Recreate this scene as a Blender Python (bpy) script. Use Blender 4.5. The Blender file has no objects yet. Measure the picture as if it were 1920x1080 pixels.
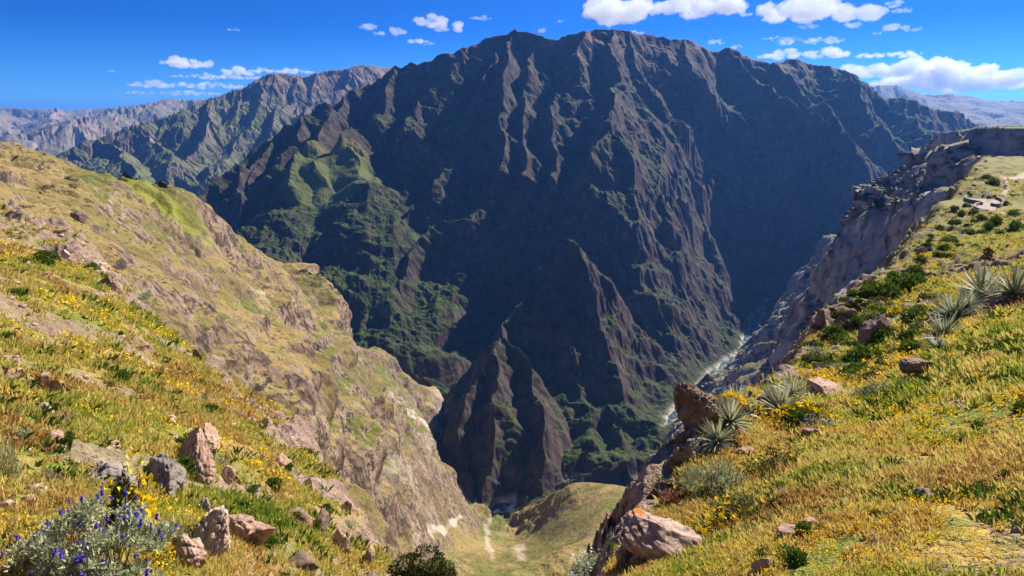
import bpy, math, random
import numpy as np
C = bpy.context.scene.collection
R = math.radians
QUAL = 1.1
HAZE = 2.4e-5
GQ = 1.0
# ------------------------------------------------------------------ camera, sky, sun, exposure
FPX, PITCH = 1144.0, R(15.9)
cam_d = bpy.data.cameras.new('camera'); cam = bpy.data.objects.new('camera', cam_d); C.objects.link(cam)
cam_d.sensor_width = 36.0; cam_d.lens = 36.0 * FPX / 1920.0
cam_d.clip_start = 0.1; cam_d.clip_end = 200000.0
cam.location = (0, 0, 0); cam.rotation_euler = (math.pi / 2 - PITCH, 0, 0)
bpy.context.scene.camera = cam
SUN_AZ, SUN_EL = R(45), R(38)          # azimuth measured from +Y towards +X
w = bpy.data.worlds.new('World'); bpy.context.scene.world = w; w.use_nodes = True
nt = w.node_tree; bg = nt.nodes['Background']
sky = nt.nodes.new('ShaderNodeTexSky'); sky.sky_type = 'NISHITA'; sky.sun_disc = False
sky.sun_elevation = SUN_EL; sky.sun_rotation = SUN_AZ
sky.altitude = 3700; sky.air_density = 1.0; sky.dust_density = 0.3; sky.ozone_density = 3.0
mx = nt.nodes.new('ShaderNodeMix'); mx.data_type = 'RGBA'; mx.blend_type = 'MULTIPLY'; mx.inputs[0].default_value = 1.0
tcw = nt.nodes.new('ShaderNodeTexCoord'); sxw = nt.nodes.new('ShaderNodeSeparateXYZ'); rw = nt.nodes.new('ShaderNodeValToRGB')
nt.links.new(tcw.outputs['Generated'], sxw.inputs[0]); nt.links.new(sxw.outputs[2], rw.inputs[0]); cr = rw.color_ramp
for pos_, c_ in ((0.04, (0.13, 0.42, 0.80)), (0.12, (0.035, 0.28, 0.72)), (0.30, (0.06, 0.30, 0.74))):
    e_ = cr.elements.new(pos_); e_.color = (*c_, 1)
cr.elements[0].color = (0.26, 0.56, 0.88, 1); cr.elements[-1].position = 0.6; cr.elements[-1].color = (0.30, 0.55, 0.95, 1)
nt.links.new(sky.outputs[0], mx.inputs[6]); nt.links.new(rw.outputs[0], mx.inputs[7])
nt.links.new(mx.outputs[2], bg.inputs[0]); bg.inputs[1].default_value = 0.085
sd = bpy.data.lights.new('sun', 'SUN'); sd.energy = 5.0; sd.angle = R(0.5); sd.color = (1.0, 0.93, 0.82)
so = bpy.data.objects.new('sun', sd); C.objects.link(so)
so.rotation_euler = (math.pi / 2 - SUN_EL, 0, math.pi - SUN_AZ)
sc = bpy.context.scene
sc.view_settings.view_transform = 'Standard'; sc.view_settings.look = 'None'
sc.view_settings.exposure = 0.98; sc.view_settings.gamma = 1.0
sc.render.engine = 'CYCLES'
sc.cycles.max_bounces = 16; sc.cycles.diffuse_bounces = 2; sc.cycles.volume_bounces = 14
sc.cycles.transparent_max_bounces = 12
sc.cycles.use_adaptive_sampling = True
sc.cycles.use_denoising = True

# ------------------------------------------------------------------ picture <-> place
CP, SP = math.cos(PITCH), math.sin(PITCH)
def ray(px, py):
    x = px - 960.0; y = 540.0 - py
    return (x, FPX * CP + y * SP, y * CP - FPX * SP)
def at(px, py, r):
    "the point seen at this pixel, r metres away over the ground"
    d = ray(px, py); k = r / math.hypot(d[0], d[1])
    return (d[0] * k, d[1] * k, d[2] * k)
def azel(px, py):
    d = ray(px, py); return math.atan2(d[0], d[1]), d[2] / math.hypot(d[0], d[1])

# ------------------------------------------------------------------ noise
rng0 = np.random.RandomState(7)
PERM = rng0.permutation(65536).astype(np.int64)
GA = (rng0.rand(65536) * 2 * np.pi).astype(np.float32)
GX, GY = np.cos(GA), np.sin(GA)
def _h(ix, iy, s=0):
    return PERM[(PERM[(ix + s * 7919) & 65535] + iy) & 65535]
def perlin(x, y, s=0):
    ix = np.floor(x).astype(np.int64); iy = np.floor(y).astype(np.int64)
    fx = (x - ix).astype(np.float32); fy = (y - iy).astype(np.float32)
    u = fx * fx * fx * (fx * (fx * 6 - 15) + 10); v = fy * fy * fy * (fy * (fy * 6 - 15) + 10)
    def g(dx, dy):
        k = _h(ix + dx, iy + dy, s)
        return GX[k] * (fx - dx) + GY[k] * (fy - dy)
    a = g(0, 0); b = g(1, 0); c = g(0, 1); d = g(1, 1)
    return (a + (b - a) * u + (c - a) * v + (a - b - c + d) * u * v) * 1.5
def sstep(a, b, x):
    t = np.clip((x - a) / (b - a), 0, 1); return t * t * (3 - 2 * t)
def fbm(x, y, L, n, gain=0.5, s=0, res=None, ridged=False):
    "fractal noise from wavelength L down; octaves finer than the local mesh spacing res fade out"
    o = np.zeros_like(x, dtype=np.float32); a = 1.0
    for k in range(n):
        v = perlin(x / L, y / L, s + k)
        if ridged: v = 0.55 - 2.0 * np.sqrt(v * v + 0.0012)
        if res is not None: v = v * sstep(1.5, 3.5, L / res)
        o += a * v; a *= gain; L *= 0.5
    return o
def gully(x, y, dx, dy, L, s):
    "stripes running along the fall line: dx,dy is the unit direction across it"
    X = x / L; Y = y / L
    ix = np.floor(X).astype(np.int64); iy = np.floor(Y).astype(np.int64)
    fx = (X - ix).astype(np.float32); fy = (Y - iy).astype(np.float32)
    va = np.zeros_like(fx); wt = np.zeros_like(fx)
    for i in (-1, 0, 1):
        for j in (-1, 0, 1):
            k = _h(ix + i, iy + j, s)
            px = fx - i - 0.5 - GX[k] * 0.35; py = fy - j - 0.5 - GY[k] * 0.35
            ww = np.exp(-2.6 * (px * px + py * py))
            va += np.cos((px * dx + py * dy) * 6.2832 * 0.9 + GA[k]) * ww; wt += ww
    return va / wt

def n3(x, y, z, L, s=0):
    return (perlin(x / L, y / L, s) + perlin(y / L + 17.3, z / L, s + 1) + perlin(z / L, x / L + 9.1, s + 2)) * 0.62
def fbm3(x, y, z, L, n, gain=0.5, s=0, res=None, ridged=False):
    o = np.zeros_like(x); a = 1.0
    for k in range(n):
        v = n3(x, y, z, L, s + 3 * k)
        if ridged: v = 0.5 - 1.7 * np.sqrt(v * v + 0.002)
        if res is not None: v = v * sstep(1.5, 3.5, L / res)
        o += a * v; a *= gain; L *= 0.5
    return o
# ------------------------------------------------------------------ terrain sheets (polar grids round the view point)
class Sheet:
    def __init__(s, az0, az1, naz, rs):
        s.az = np.linspace(R(az0), R(az1), naz).astype(np.float64); s.r = np.asarray(rs, dtype=np.float64)
        s.A, s.Rr = np.meshgrid(s.az, s.r)
        s.sa, s.ca = np.sin(s.A), np.cos(s.A)
        s.x = s.Rr * s.sa; s.y = s.Rr * s.ca
        dr = np.gradient(s.r)[:, None]; s.res = np.maximum(dr, s.Rr * (s.az[1] - s.az[0]))
        s.h = np.zeros_like(s.x); s.dx = s.dy = s.dz = 0.0
    def grad(s, h=None):
        h = s.h if h is None else h
        hr = np.gradient(h, s.r, axis=0); ha = np.gradient(h, s.az, axis=1) / s.Rr
        return hr * s.sa + ha * s.ca, hr * s.ca - ha * s.sa
    def erode(s, L, n, amp, gain=0.5, seed=40, lo=0.15, hi=0.6, mask=None, sharp=0.6):
        for k in range(n):
            gx, gy = s.grad(); g = np.hypot(gx, gy) + 1e-6
            v = gully(s.x, s.y, -gy / g, gx / g, L, seed + k)
            v = (1 - sharp) * v + sharp * (0.5 - 1.6 * np.abs(v))
            a = amp * L * sstep(lo, hi, g) * sstep(1.2, 3.0, L / s.res)
            if mask is not None: a = a * mask
            s.h = s.h + a * v
            L *= gain
    def displace(s, d):
        "push the surface along its own normal, so that steep rock breaks up sideways too"
        gx, gy = s.grad(); l = np.sqrt(1 + gx * gx + gy * gy)
        s.dx, s.dy, s.dz = -gx / l * d, -gy / l * d, d / l
    def build(s, name, m, attrs=None, kind='structure', label=None):
        nr, na = s.h.shape
        co = np.empty((nr * na, 3), dtype=np.float32)
        co[:, 0] = (s.x + s.dx).ravel(); co[:, 1] = (s.y + s.dy).ravel(); co[:, 2] = (s.h + s.dz).ravel()
        i = np.arange((nr - 1) * (na - 1)); rr, cc = i // (na - 1), i % (na - 1)
        a = rr * na + cc
        f = np.stack([a, a + na, a + na + 1, a + 1], 1).astype(np.int32)
        me = bpy.data.meshes.new(name)
        me.vertices.add(len(co)); me.vertices.foreach_set('co', co.ravel())
        me.loops.add(f.size); me.loops.foreach_set('vertex_index', f.ravel())
        me.polygons.add(len(f)); me.polygons.foreach_set('loop_start', np.arange(0, f.size, 4, dtype=np.int32))
        me.polygons.foreach_set('loop_total', np.full(len(f), 4, dtype=np.int32))
        me.update(calc_edges=True)
        me.polygons.foreach_set('use_smooth', np.ones(len(f), dtype=bool))
        for k, v in (attrs or {}).items():
            at_ = me.attributes.new(k, 'FLOAT', 'POINT'); at_.data.foreach_set('value', np.ascontiguousarray(v.ravel(), dtype=np.float32))
        me.materials.append(m)
        o = bpy.data.objects.new(name, me); C.objects.link(o)
        # faces must look up
        if me.polygons[0].normal.z < 0: me.flip_normals()
        o['kind'] = kind
        if label: o['label'] = label
        return o
    def sample(s, x, y):
        "ground height (bilinear) at x,y"
        r = math.hypot(x, y); a = math.atan2(x, y)
        i = np.clip(np.searchsorted(s.r, r) - 1, 0, len(s.r) - 2); j = np.clip(np.searchsorted(s.az, a) - 1, 0, len(s.az) - 2)
        u = (r - s.r[i]) / (s.r[i + 1] - s.r[i]); v = (a - s.az[j]) / (s.az[j + 1] - s.az[j])
        h = s.h
        return (h[i, j] * (1 - u) + h[i + 1, j] * u) * (1 - v) + (h[i, j + 1] * (1 - u) + h[i + 1, j + 1] * u) * v
def segd(x, y, a, b):
    dx, dy = b[0] - a[0], b[1] - a[1]; L2 = dx * dx + dy * dy + 1e-9
    t = np.clip(((x - a[0]) * dx + (y - a[1]) * dy) / L2, 0, 1)
    return np.hypot(x - a[0] - t * dx, y - a[1] - t * dy), t
def ridges(sh, lines, slope, floor, warp=0.0, wl=300, soft=0.0, seed=3, crest=1.0):
    "height field under a set of crest lines [(px,py,r),...] falling off to both sides"
    x, y = sh.x.astype(np.float32), sh.y.astype(np.float32)
    if warp:
        wx = fbm(x, y, wl, 4, 0.5, seed, sh.res) * warp; wy = fbm(x, y, wl, 4, 0.5, seed + 9, sh.res) * warp
        x = x + wx; y = y + wy
    h = np.full(x.shape, floor, dtype=np.float32)
    for ln in lines:
        sl = slope
        if isinstance(ln, tuple): sl, ln = ln
        P = [at(*p) for p in ln]
        for a, b in zip(P[:-1], P[1:]):
            d, t = segd(x, y, a, b)
            z = a[2] + (b[2] - a[2]) * t
            v = z - sl * d * (1.0 + 0.25 * np.exp(-d / 120.0))
            np.maximum(h, v, out=h)
    return h.astype(np.float64)
def tps(ctrl, az, lr, reg=1e-4, K=2.2):
    "smooth surface through picture points: tan(elevation) over azimuth and log distance"
    P = []; E = []
    for px, py, r in ctrl:
        a, e = azel(px, py); P.append((a * K, math.log(r))); E.append(e)
    P = np.array(P); E = np.array(E); n = len(P)
    def U(d2): return 0.5 * d2 * np.log(d2 + 1e-12)
    D = ((P[:, None] - P[None]) ** 2).sum(-1)
    M = np.zeros((n + 3, n + 3)); M[:n, :n] = U(D) + reg * np.eye(n); M[:n, n] = 1; M[:n, n + 1:] = P
    M[n, :n] = 1; M[n + 1:, :n] = P.T
    sol = np.linalg.solve(M, np.concatenate([E, [0, 0, 0]]))
    q0 = az * K; q1 = lr
    out = sol[n] + sol[n + 1] * q0 + sol[n + 2] * q1
    for k in range(n):
        out = out + sol[k] * U((q0 - P[k, 0]) ** 2 + (q1 - P[k, 1]) ** 2)
    return out
def outside(sh, poly, logspace=False):
    "distance outside a closed polygon of (x, y), zero inside"
    x, y = sh.x, sh.y; ins = np.zeros(x.shape, bool); d = np.full(x.shape, 1e9)
    n = len(poly)
    for i in range(n):
        a, b = poly[i], poly[(i + 1) % n]
        dd, _ = segd(x, y, a, b); np.minimum(d, dd, out=d)
        c = ((a[1] > y) != (b[1] > y)) & (x < (b[0] - a[0]) * (y - a[1]) / (b[1] - a[1] + 1e-12) + a[0])
        ins ^= c
    return np.where(ins, 0.0, d), np.where(ins, d, 0.0)
def geo(a, b, n): return np.exp(np.linspace(math.log(a), math.log(b), n))

def hit(px, py, sheets):
    "where the sight line through this pixel first meets the ground"
    a, e = azel(px, py); best = None
    for s in sheets:
        if not s.az[0] < a < s.az[-1]: continue
        j = np.clip(np.searchsorted(s.az, a) - 1, 0, len(s.az) - 2)
        v = (a - s.az[j]) / (s.az[j + 1] - s.az[j]); col = s.h[:, j] * (1 - v) + s.h[:, j + 1] * v
        g = col - e * s.r; k = np.nonzero(g > 0)[0]
        if len(k) == 0: continue
        k = k[0]
        if k == 0: r = s.r[0]
        else: r = s.r[k - 1] + (s.r[k] - s.r[k - 1]) * (-g[k - 1]) / (g[k] - g[k - 1] + 1e-9)
        if best is None or r < best[0]: best = (r, s)
    if best is None: return None
    r = best[0]; return (r * math.sin(a), r * math.cos(a), e * r, r)
# ------------------------------------------------------------------ material helpers
class NT:
    def __init__(s, name):
        s.m = bpy.data.materials.new(name); s.m.use_nodes = True; s.t = s.m.node_tree
        s.b = s.t.nodes['Principled BSDF']; s.out = s.t.nodes['Material Output']
        s.b.inputs['Roughness'].default_value = 0.9; s.b.inputs['Specular IOR Level'].default_value = 0.15
    def n(s, kind, **kw):
        nd = s.t.nodes.new('ShaderNode' + kind)
        for k, v in kw.items():
            if k in nd.inputs.keys() if isinstance(k, str) else False: pass
            setattr(nd, k, v)
        return nd
    def set(s, sock, v):
        if hasattr(v, 'is_linked') or isinstance(v, bpy.types.NodeSocket): s.t.links.new(v, sock)
        else: sock.default_value = v
    def geom(s): return s.n('NewGeometry')
    def pos(s): return s.geom().outputs['Position']
    def noise(s, vec, scale, detail=4, rough=0.55, dist=0.0):
        nd = s.n('TexNoise'); s.set(nd.inputs['Vector'], vec); nd.inputs['Scale'].default_value = scale
        nd.inputs['Detail'].default_value = detail; nd.inputs['Roughness'].default_value = rough; nd.inputs['Distortion'].default_value = dist
        return nd.outputs[0]
    def vor(s, vec, scale, feature='F1', out='Distance', rand=1.0):
        nd = s.n('TexVoronoi'); nd.feature = feature; s.set(nd.inputs['Vector'], vec); nd.inputs['Scale'].default_value = scale
        nd.inputs['Randomness'].default_value = rand
        return nd.outputs[out]
    def vmul(s, vec, k):
        nd = s.n('VectorMath'); nd.operation = 'MULTIPLY'; s.set(nd.inputs[0], vec); nd.inputs[1].default_value = k; return nd.outputs[0]
    def math(s, op, a, b=0.0, clamp=False):
        nd = s.n('Math'); nd.operation = op; nd.use_clamp = clamp; s.set(nd.inputs[0], a); s.set(nd.inputs[1], b); return nd.outputs[0]
    def step(s, x, a, b, lo=0.0, hi=1.0):
        nd = s.n('MapRange'); nd.interpolation_type = 'SMOOTHSTEP'; s.set(nd.inputs[0], x)
        nd.inputs[1].default_value = a; nd.inputs[2].default_value = b; nd.inputs[3].default_value = lo; nd.inputs[4].default_value = hi; return nd.outputs[0]
    def mix(s, f, a, b, mode='MIX'):
        nd = s.n('Mix'); nd.data_type = 'RGBA'; nd.blend_type = mode; s.set(nd.inputs[0], f)
        s.set(nd.inputs[6], a if not isinstance(a, tuple) else (*a, 1)[:4]); s.set(nd.inputs[7], b if not isinstance(b, tuple) else (*b, 1)[:4]); return nd.outputs[2]
    def ramp(s, x, stops):
        nd = s.n('ValToRGB'); s.set(nd.inputs[0], x); cr = nd.color_ramp
        while len(cr.elements) < len(stops): cr.elements.new(0.5)
        for e, (p, c) in zip(cr.elements, stops): e.position = p; e.color = (*c, 1)
        return nd.outputs[0]
    def attr(s, name):
        nd = s.n('Attribute'); nd.attribute_name = name; return nd.outputs['Fac']
    def sep(s, vec):
        nd = s.n('SeparateXYZ'); s.set(nd.inputs[0], vec); return nd.outputs
    def bump(s, h, dist, strength=1.0, normal=None):
        nd = s.n('Bump'); s.set(nd.inputs['Height'], h); nd.inputs['Distance'].default_value = dist; nd.inputs['Strength'].default_value = strength
        if normal is not None: s.set(nd.inputs['Normal'], normal)
        return nd.outputs[0]
    def done(s, col, normal=None, rough=None):
        s.set(s.b.inputs['Base Color'], col if not isinstance(col, tuple) else (*col, 1)[:4])
        if normal is not None: s.t.links.new(normal, s.b.inputs['Normal'])
        if rough is not None: s.set(s.b.inputs['Roughness'], rough)
        return s.m
# ================================================================== MOUNTAIN MATERIALS
def mountain_mat(name, rock1, rock2, grass1, grass2, S, gz=(0.55, 0.8), top=None, topz=None, snow=None, bumpd=None):
    m = NT(name); g = m.geom(); p = g.outputs['Position']; nz = m.sep(g.outputs['Normal'])[2]; z = m.sep(p)[2]
    streak = m.noise(m.vmul(p, (1, 1, 0.25)), 0.02 / S, 6, 0.65)
    n1 = m.noise(p, 0.004 / S, 6, 0.6); n2 = m.noise(p, 0.03 / S, 5, 0.6)
    rock = m.mix(m.step(n1, 0.35, 0.65), rock1, rock2)
    rock = m.mix(m.step(streak, 0.52, 0.72), rock, tuple(min(1, c * 1.9) for c in rock2))
    rock = m.mix(m.step(n2, 0.55, 0.3), rock, tuple(c * 0.55 for c in rock1))
    grass = m.mix(m.step(n2, 0.35, 0.65), grass1, grass2)
    n3 = m.noise(p, 0.13 / S, 4, 0.65); grass = m.mix(m.math('MULTIPLY', m.step(n3, 0.52, 0.62), 0.65), grass, tuple(c * 0.35 for c in grass1))
    f = m.math('ADD', nz, m.math('MULTIPLY', m.math('SUBTRACT', n1, 0.5), 0.9))
    f = m.math('ADD', f, m.math('MULTIPLY', m.math('SUBTRACT', n2, 0.5), 0.5))
    gr = m.step(f, *gz)
    if topz:   # bare brown ground above the plant line
        zz = m.math('ADD', z, m.math('MULTIPLY', m.math('SUBTRACT', n1, 0.5), (topz[1] - topz[0]) * 1.2))
        bare = m.step(zz, *topz)
        grass = m.mix(bare, grass, top)
    col = m.mix(gr, rock, grass)
    
    mg_ = m.mix(n2, (0.075, 0.098, 0.022), (0.115, 0.13, 0.035)); col = m.mix(m.attr('meadow'), col, mg_)
    pale = m.attr('pale'); col = m.mix(m.math('MULTIPLY', pale, m.step(n2, 0.3, 0.6)), col, (0.48, 0.43, 0.38))
    if snow:
        sn = m.math('MULTIPLY', m.step(m.math('ADD', z, m.math('MULTIPLY', n2, snow[1])), snow[0], snow[0] + snow[1] * 0.3), m.step(nz, 0.35, 0.6))
        col = m.mix(sn, col, (0.8, 0.82, 0.85))
    orange = m.attr('ochre'); col = m.mix(orange, col, m.mix(n2, (0.22, 0.12, 0.04), (0.17, 0.13, 0.04)))
    bd = bumpd or 14 * S
    b = m.bump(m.noise(m.vmul(p, (1, 1, 0.5)), 0.02 / S, 8, 0.62), bd, 0.9)
    return m.done(col, b)

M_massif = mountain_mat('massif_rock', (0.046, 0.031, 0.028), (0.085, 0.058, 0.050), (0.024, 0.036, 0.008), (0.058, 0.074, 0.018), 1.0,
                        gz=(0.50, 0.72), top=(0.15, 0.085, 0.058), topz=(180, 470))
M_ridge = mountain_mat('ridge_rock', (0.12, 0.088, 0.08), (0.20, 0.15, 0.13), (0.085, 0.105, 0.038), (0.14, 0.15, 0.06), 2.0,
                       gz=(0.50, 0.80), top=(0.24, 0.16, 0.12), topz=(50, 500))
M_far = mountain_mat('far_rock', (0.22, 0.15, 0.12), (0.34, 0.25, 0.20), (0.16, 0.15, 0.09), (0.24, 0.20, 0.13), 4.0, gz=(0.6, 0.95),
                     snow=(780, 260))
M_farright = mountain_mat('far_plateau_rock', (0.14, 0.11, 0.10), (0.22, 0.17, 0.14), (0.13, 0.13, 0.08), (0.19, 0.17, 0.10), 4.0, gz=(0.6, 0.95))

# ================================================================== FAR MOUNTAINS
q = 1.0 * QUAL
s = Sheet(-52, -17, int(500 * q), np.linspace(10500, 30000, int(240 * q)))
crest = [(-500, 206, 23000), (-100, 206, 23000), (0, 204, 23000), (60, 206, 22500), (130, 205, 22500), (200, 201, 23000), (250, 204, 22000), (310, 203, 21000), (420, 205, 22000), (600, 210, 23000)]
near = [(360, 186, 15500), (325, 184, 15500), (300, 190, 15000), (260, 200, 14500), (190, 214, 14000), (140, 228, 13300), (90, 262, 12800), (60, 290, 12400)]
near2 = [(360, 186, 15500), (420, 190, 15500), (500, 210, 15000)]
near3 = [(300, 190, 15000), (270, 232, 13200), (200, 268, 11600), (160, 300, 11200)]
left3 = [(0, 204, 23000), (-20, 225, 19000), (20, 248, 16500), (70, 272, 14800)]
left4 = [(130, 205, 22500), (90, 225, 18500), (110, 250, 15800)]
left5 = [(-200, 206, 23000), (-150, 230, 17000), (-60, 262, 13500), (30, 300, 12000)]
s.h = ridges(s, [crest, near, near2, near3, left3, left4, left5], 0.42, -1000, 500, 3500)
s.erode(2600, 6, 0.07, 0.52, 11)
s.h += fbm(s.x, s.y, 2500, 7, 0.5, 5, s.res, True) * 55
s.build('far_mountains', M_far, {'ochre': s.h * 0, 'pale': sstep(-300, -900, s.h) * sstep(-0.2, 0.3, fbm(s.x, s.y, 2000, 3))})

s = Sheet(27, 52, int(420 * q), np.linspace(10500, 26000, int(200 * q)))
crest = [(1560, 175, 15500), (1640, 160, 15000), (1690, 161, 15000), (1735, 176, 15500), (1800, 180, 16500), (1860, 185, 18000), (1920, 190, 19000), (2100, 192, 20000), (2500, 195, 20000)]
l2 = [(1690, 161, 15000), (1720, 190, 13500), (1790, 215, 12500), (1850, 240, 11500)]
l3 = [(1800, 180, 16500), (1830, 200, 14500), (1900, 222, 13000), (1980, 240, 12000)]
l4 = [(1920, 190, 19000), (1960, 205, 15500), (2000, 220, 14000)]
l5 = [(1640, 160, 15000), (1650, 190, 13500), (1720, 225, 12000), (1760, 250, 11500)]
s.h = ridges(s, [crest, l2, l3, l4, l5], 0.3, -900, 500, 3000)
s.erode(2200, 5, 0.06, 0.52, 21)
s.h += fbm(s.x, s.y, 2500, 7, 0.5, 6, s.res, True) * 40
s.build('far_highland', M_farright, {'ochre': s.h * 0, 'pale': s.h * 0})

# ================================================================== LEFT RANGE BEHIND
s = Sheet(-46, -8, int(900 * q), np.linspace(4800, 9500, int(420 * q)))
L = [[(40, 345, 6500), (95, 306, 6600), (150, 282, 6700), (200, 262, 6800), (260, 236, 7000), (330, 206, 7200), (380, 186, 7400), (440, 162, 7600), (485, 143, 7700), (520, 138, 7700), (570, 139, 7800), (610, 134, 7900), (650, 127, 8000), (700, 124, 8200), (745, 126, 8400), (900, 140, 8600)],
     [(260, 236, 7000), (290, 275, 6600), (330, 318, 6000), (360, 350, 5600)],
     [(380, 186, 7400), (400, 225, 6900), (370, 262, 6500), (340, 300, 6100), (300, 340, 5800)],
     [(485, 143, 7700), (500, 190, 7200), (470, 230, 6800), (430, 270, 6400), (400, 310, 6000), (380, 350, 5700)],
     [(570, 139, 7800), (560, 180, 7300), (530, 205, 7000), (500, 240, 6600), (470, 290, 6100), (440, 330, 5800)],
     [(650, 127, 8000), (640, 165, 7500), (600, 200, 7000), (570, 240, 6500)],
     [(200, 262, 6800), (220, 300, 6300), (250, 335, 5900)], [(440, 162, 7600), (450, 205, 7200)]]
s.h = ridges(s, L, 0.72, -1000, 130, 900)
s.erode(800, 6, 0.065, 0.5, 31)
s.h += fbm(s.x, s.y, 600, 7, 0.5, 8, s.res, True) * 22
s.build('left_range', M_ridge, {'ochre': s.h * 0, 'pale': s.h * 0})

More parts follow.
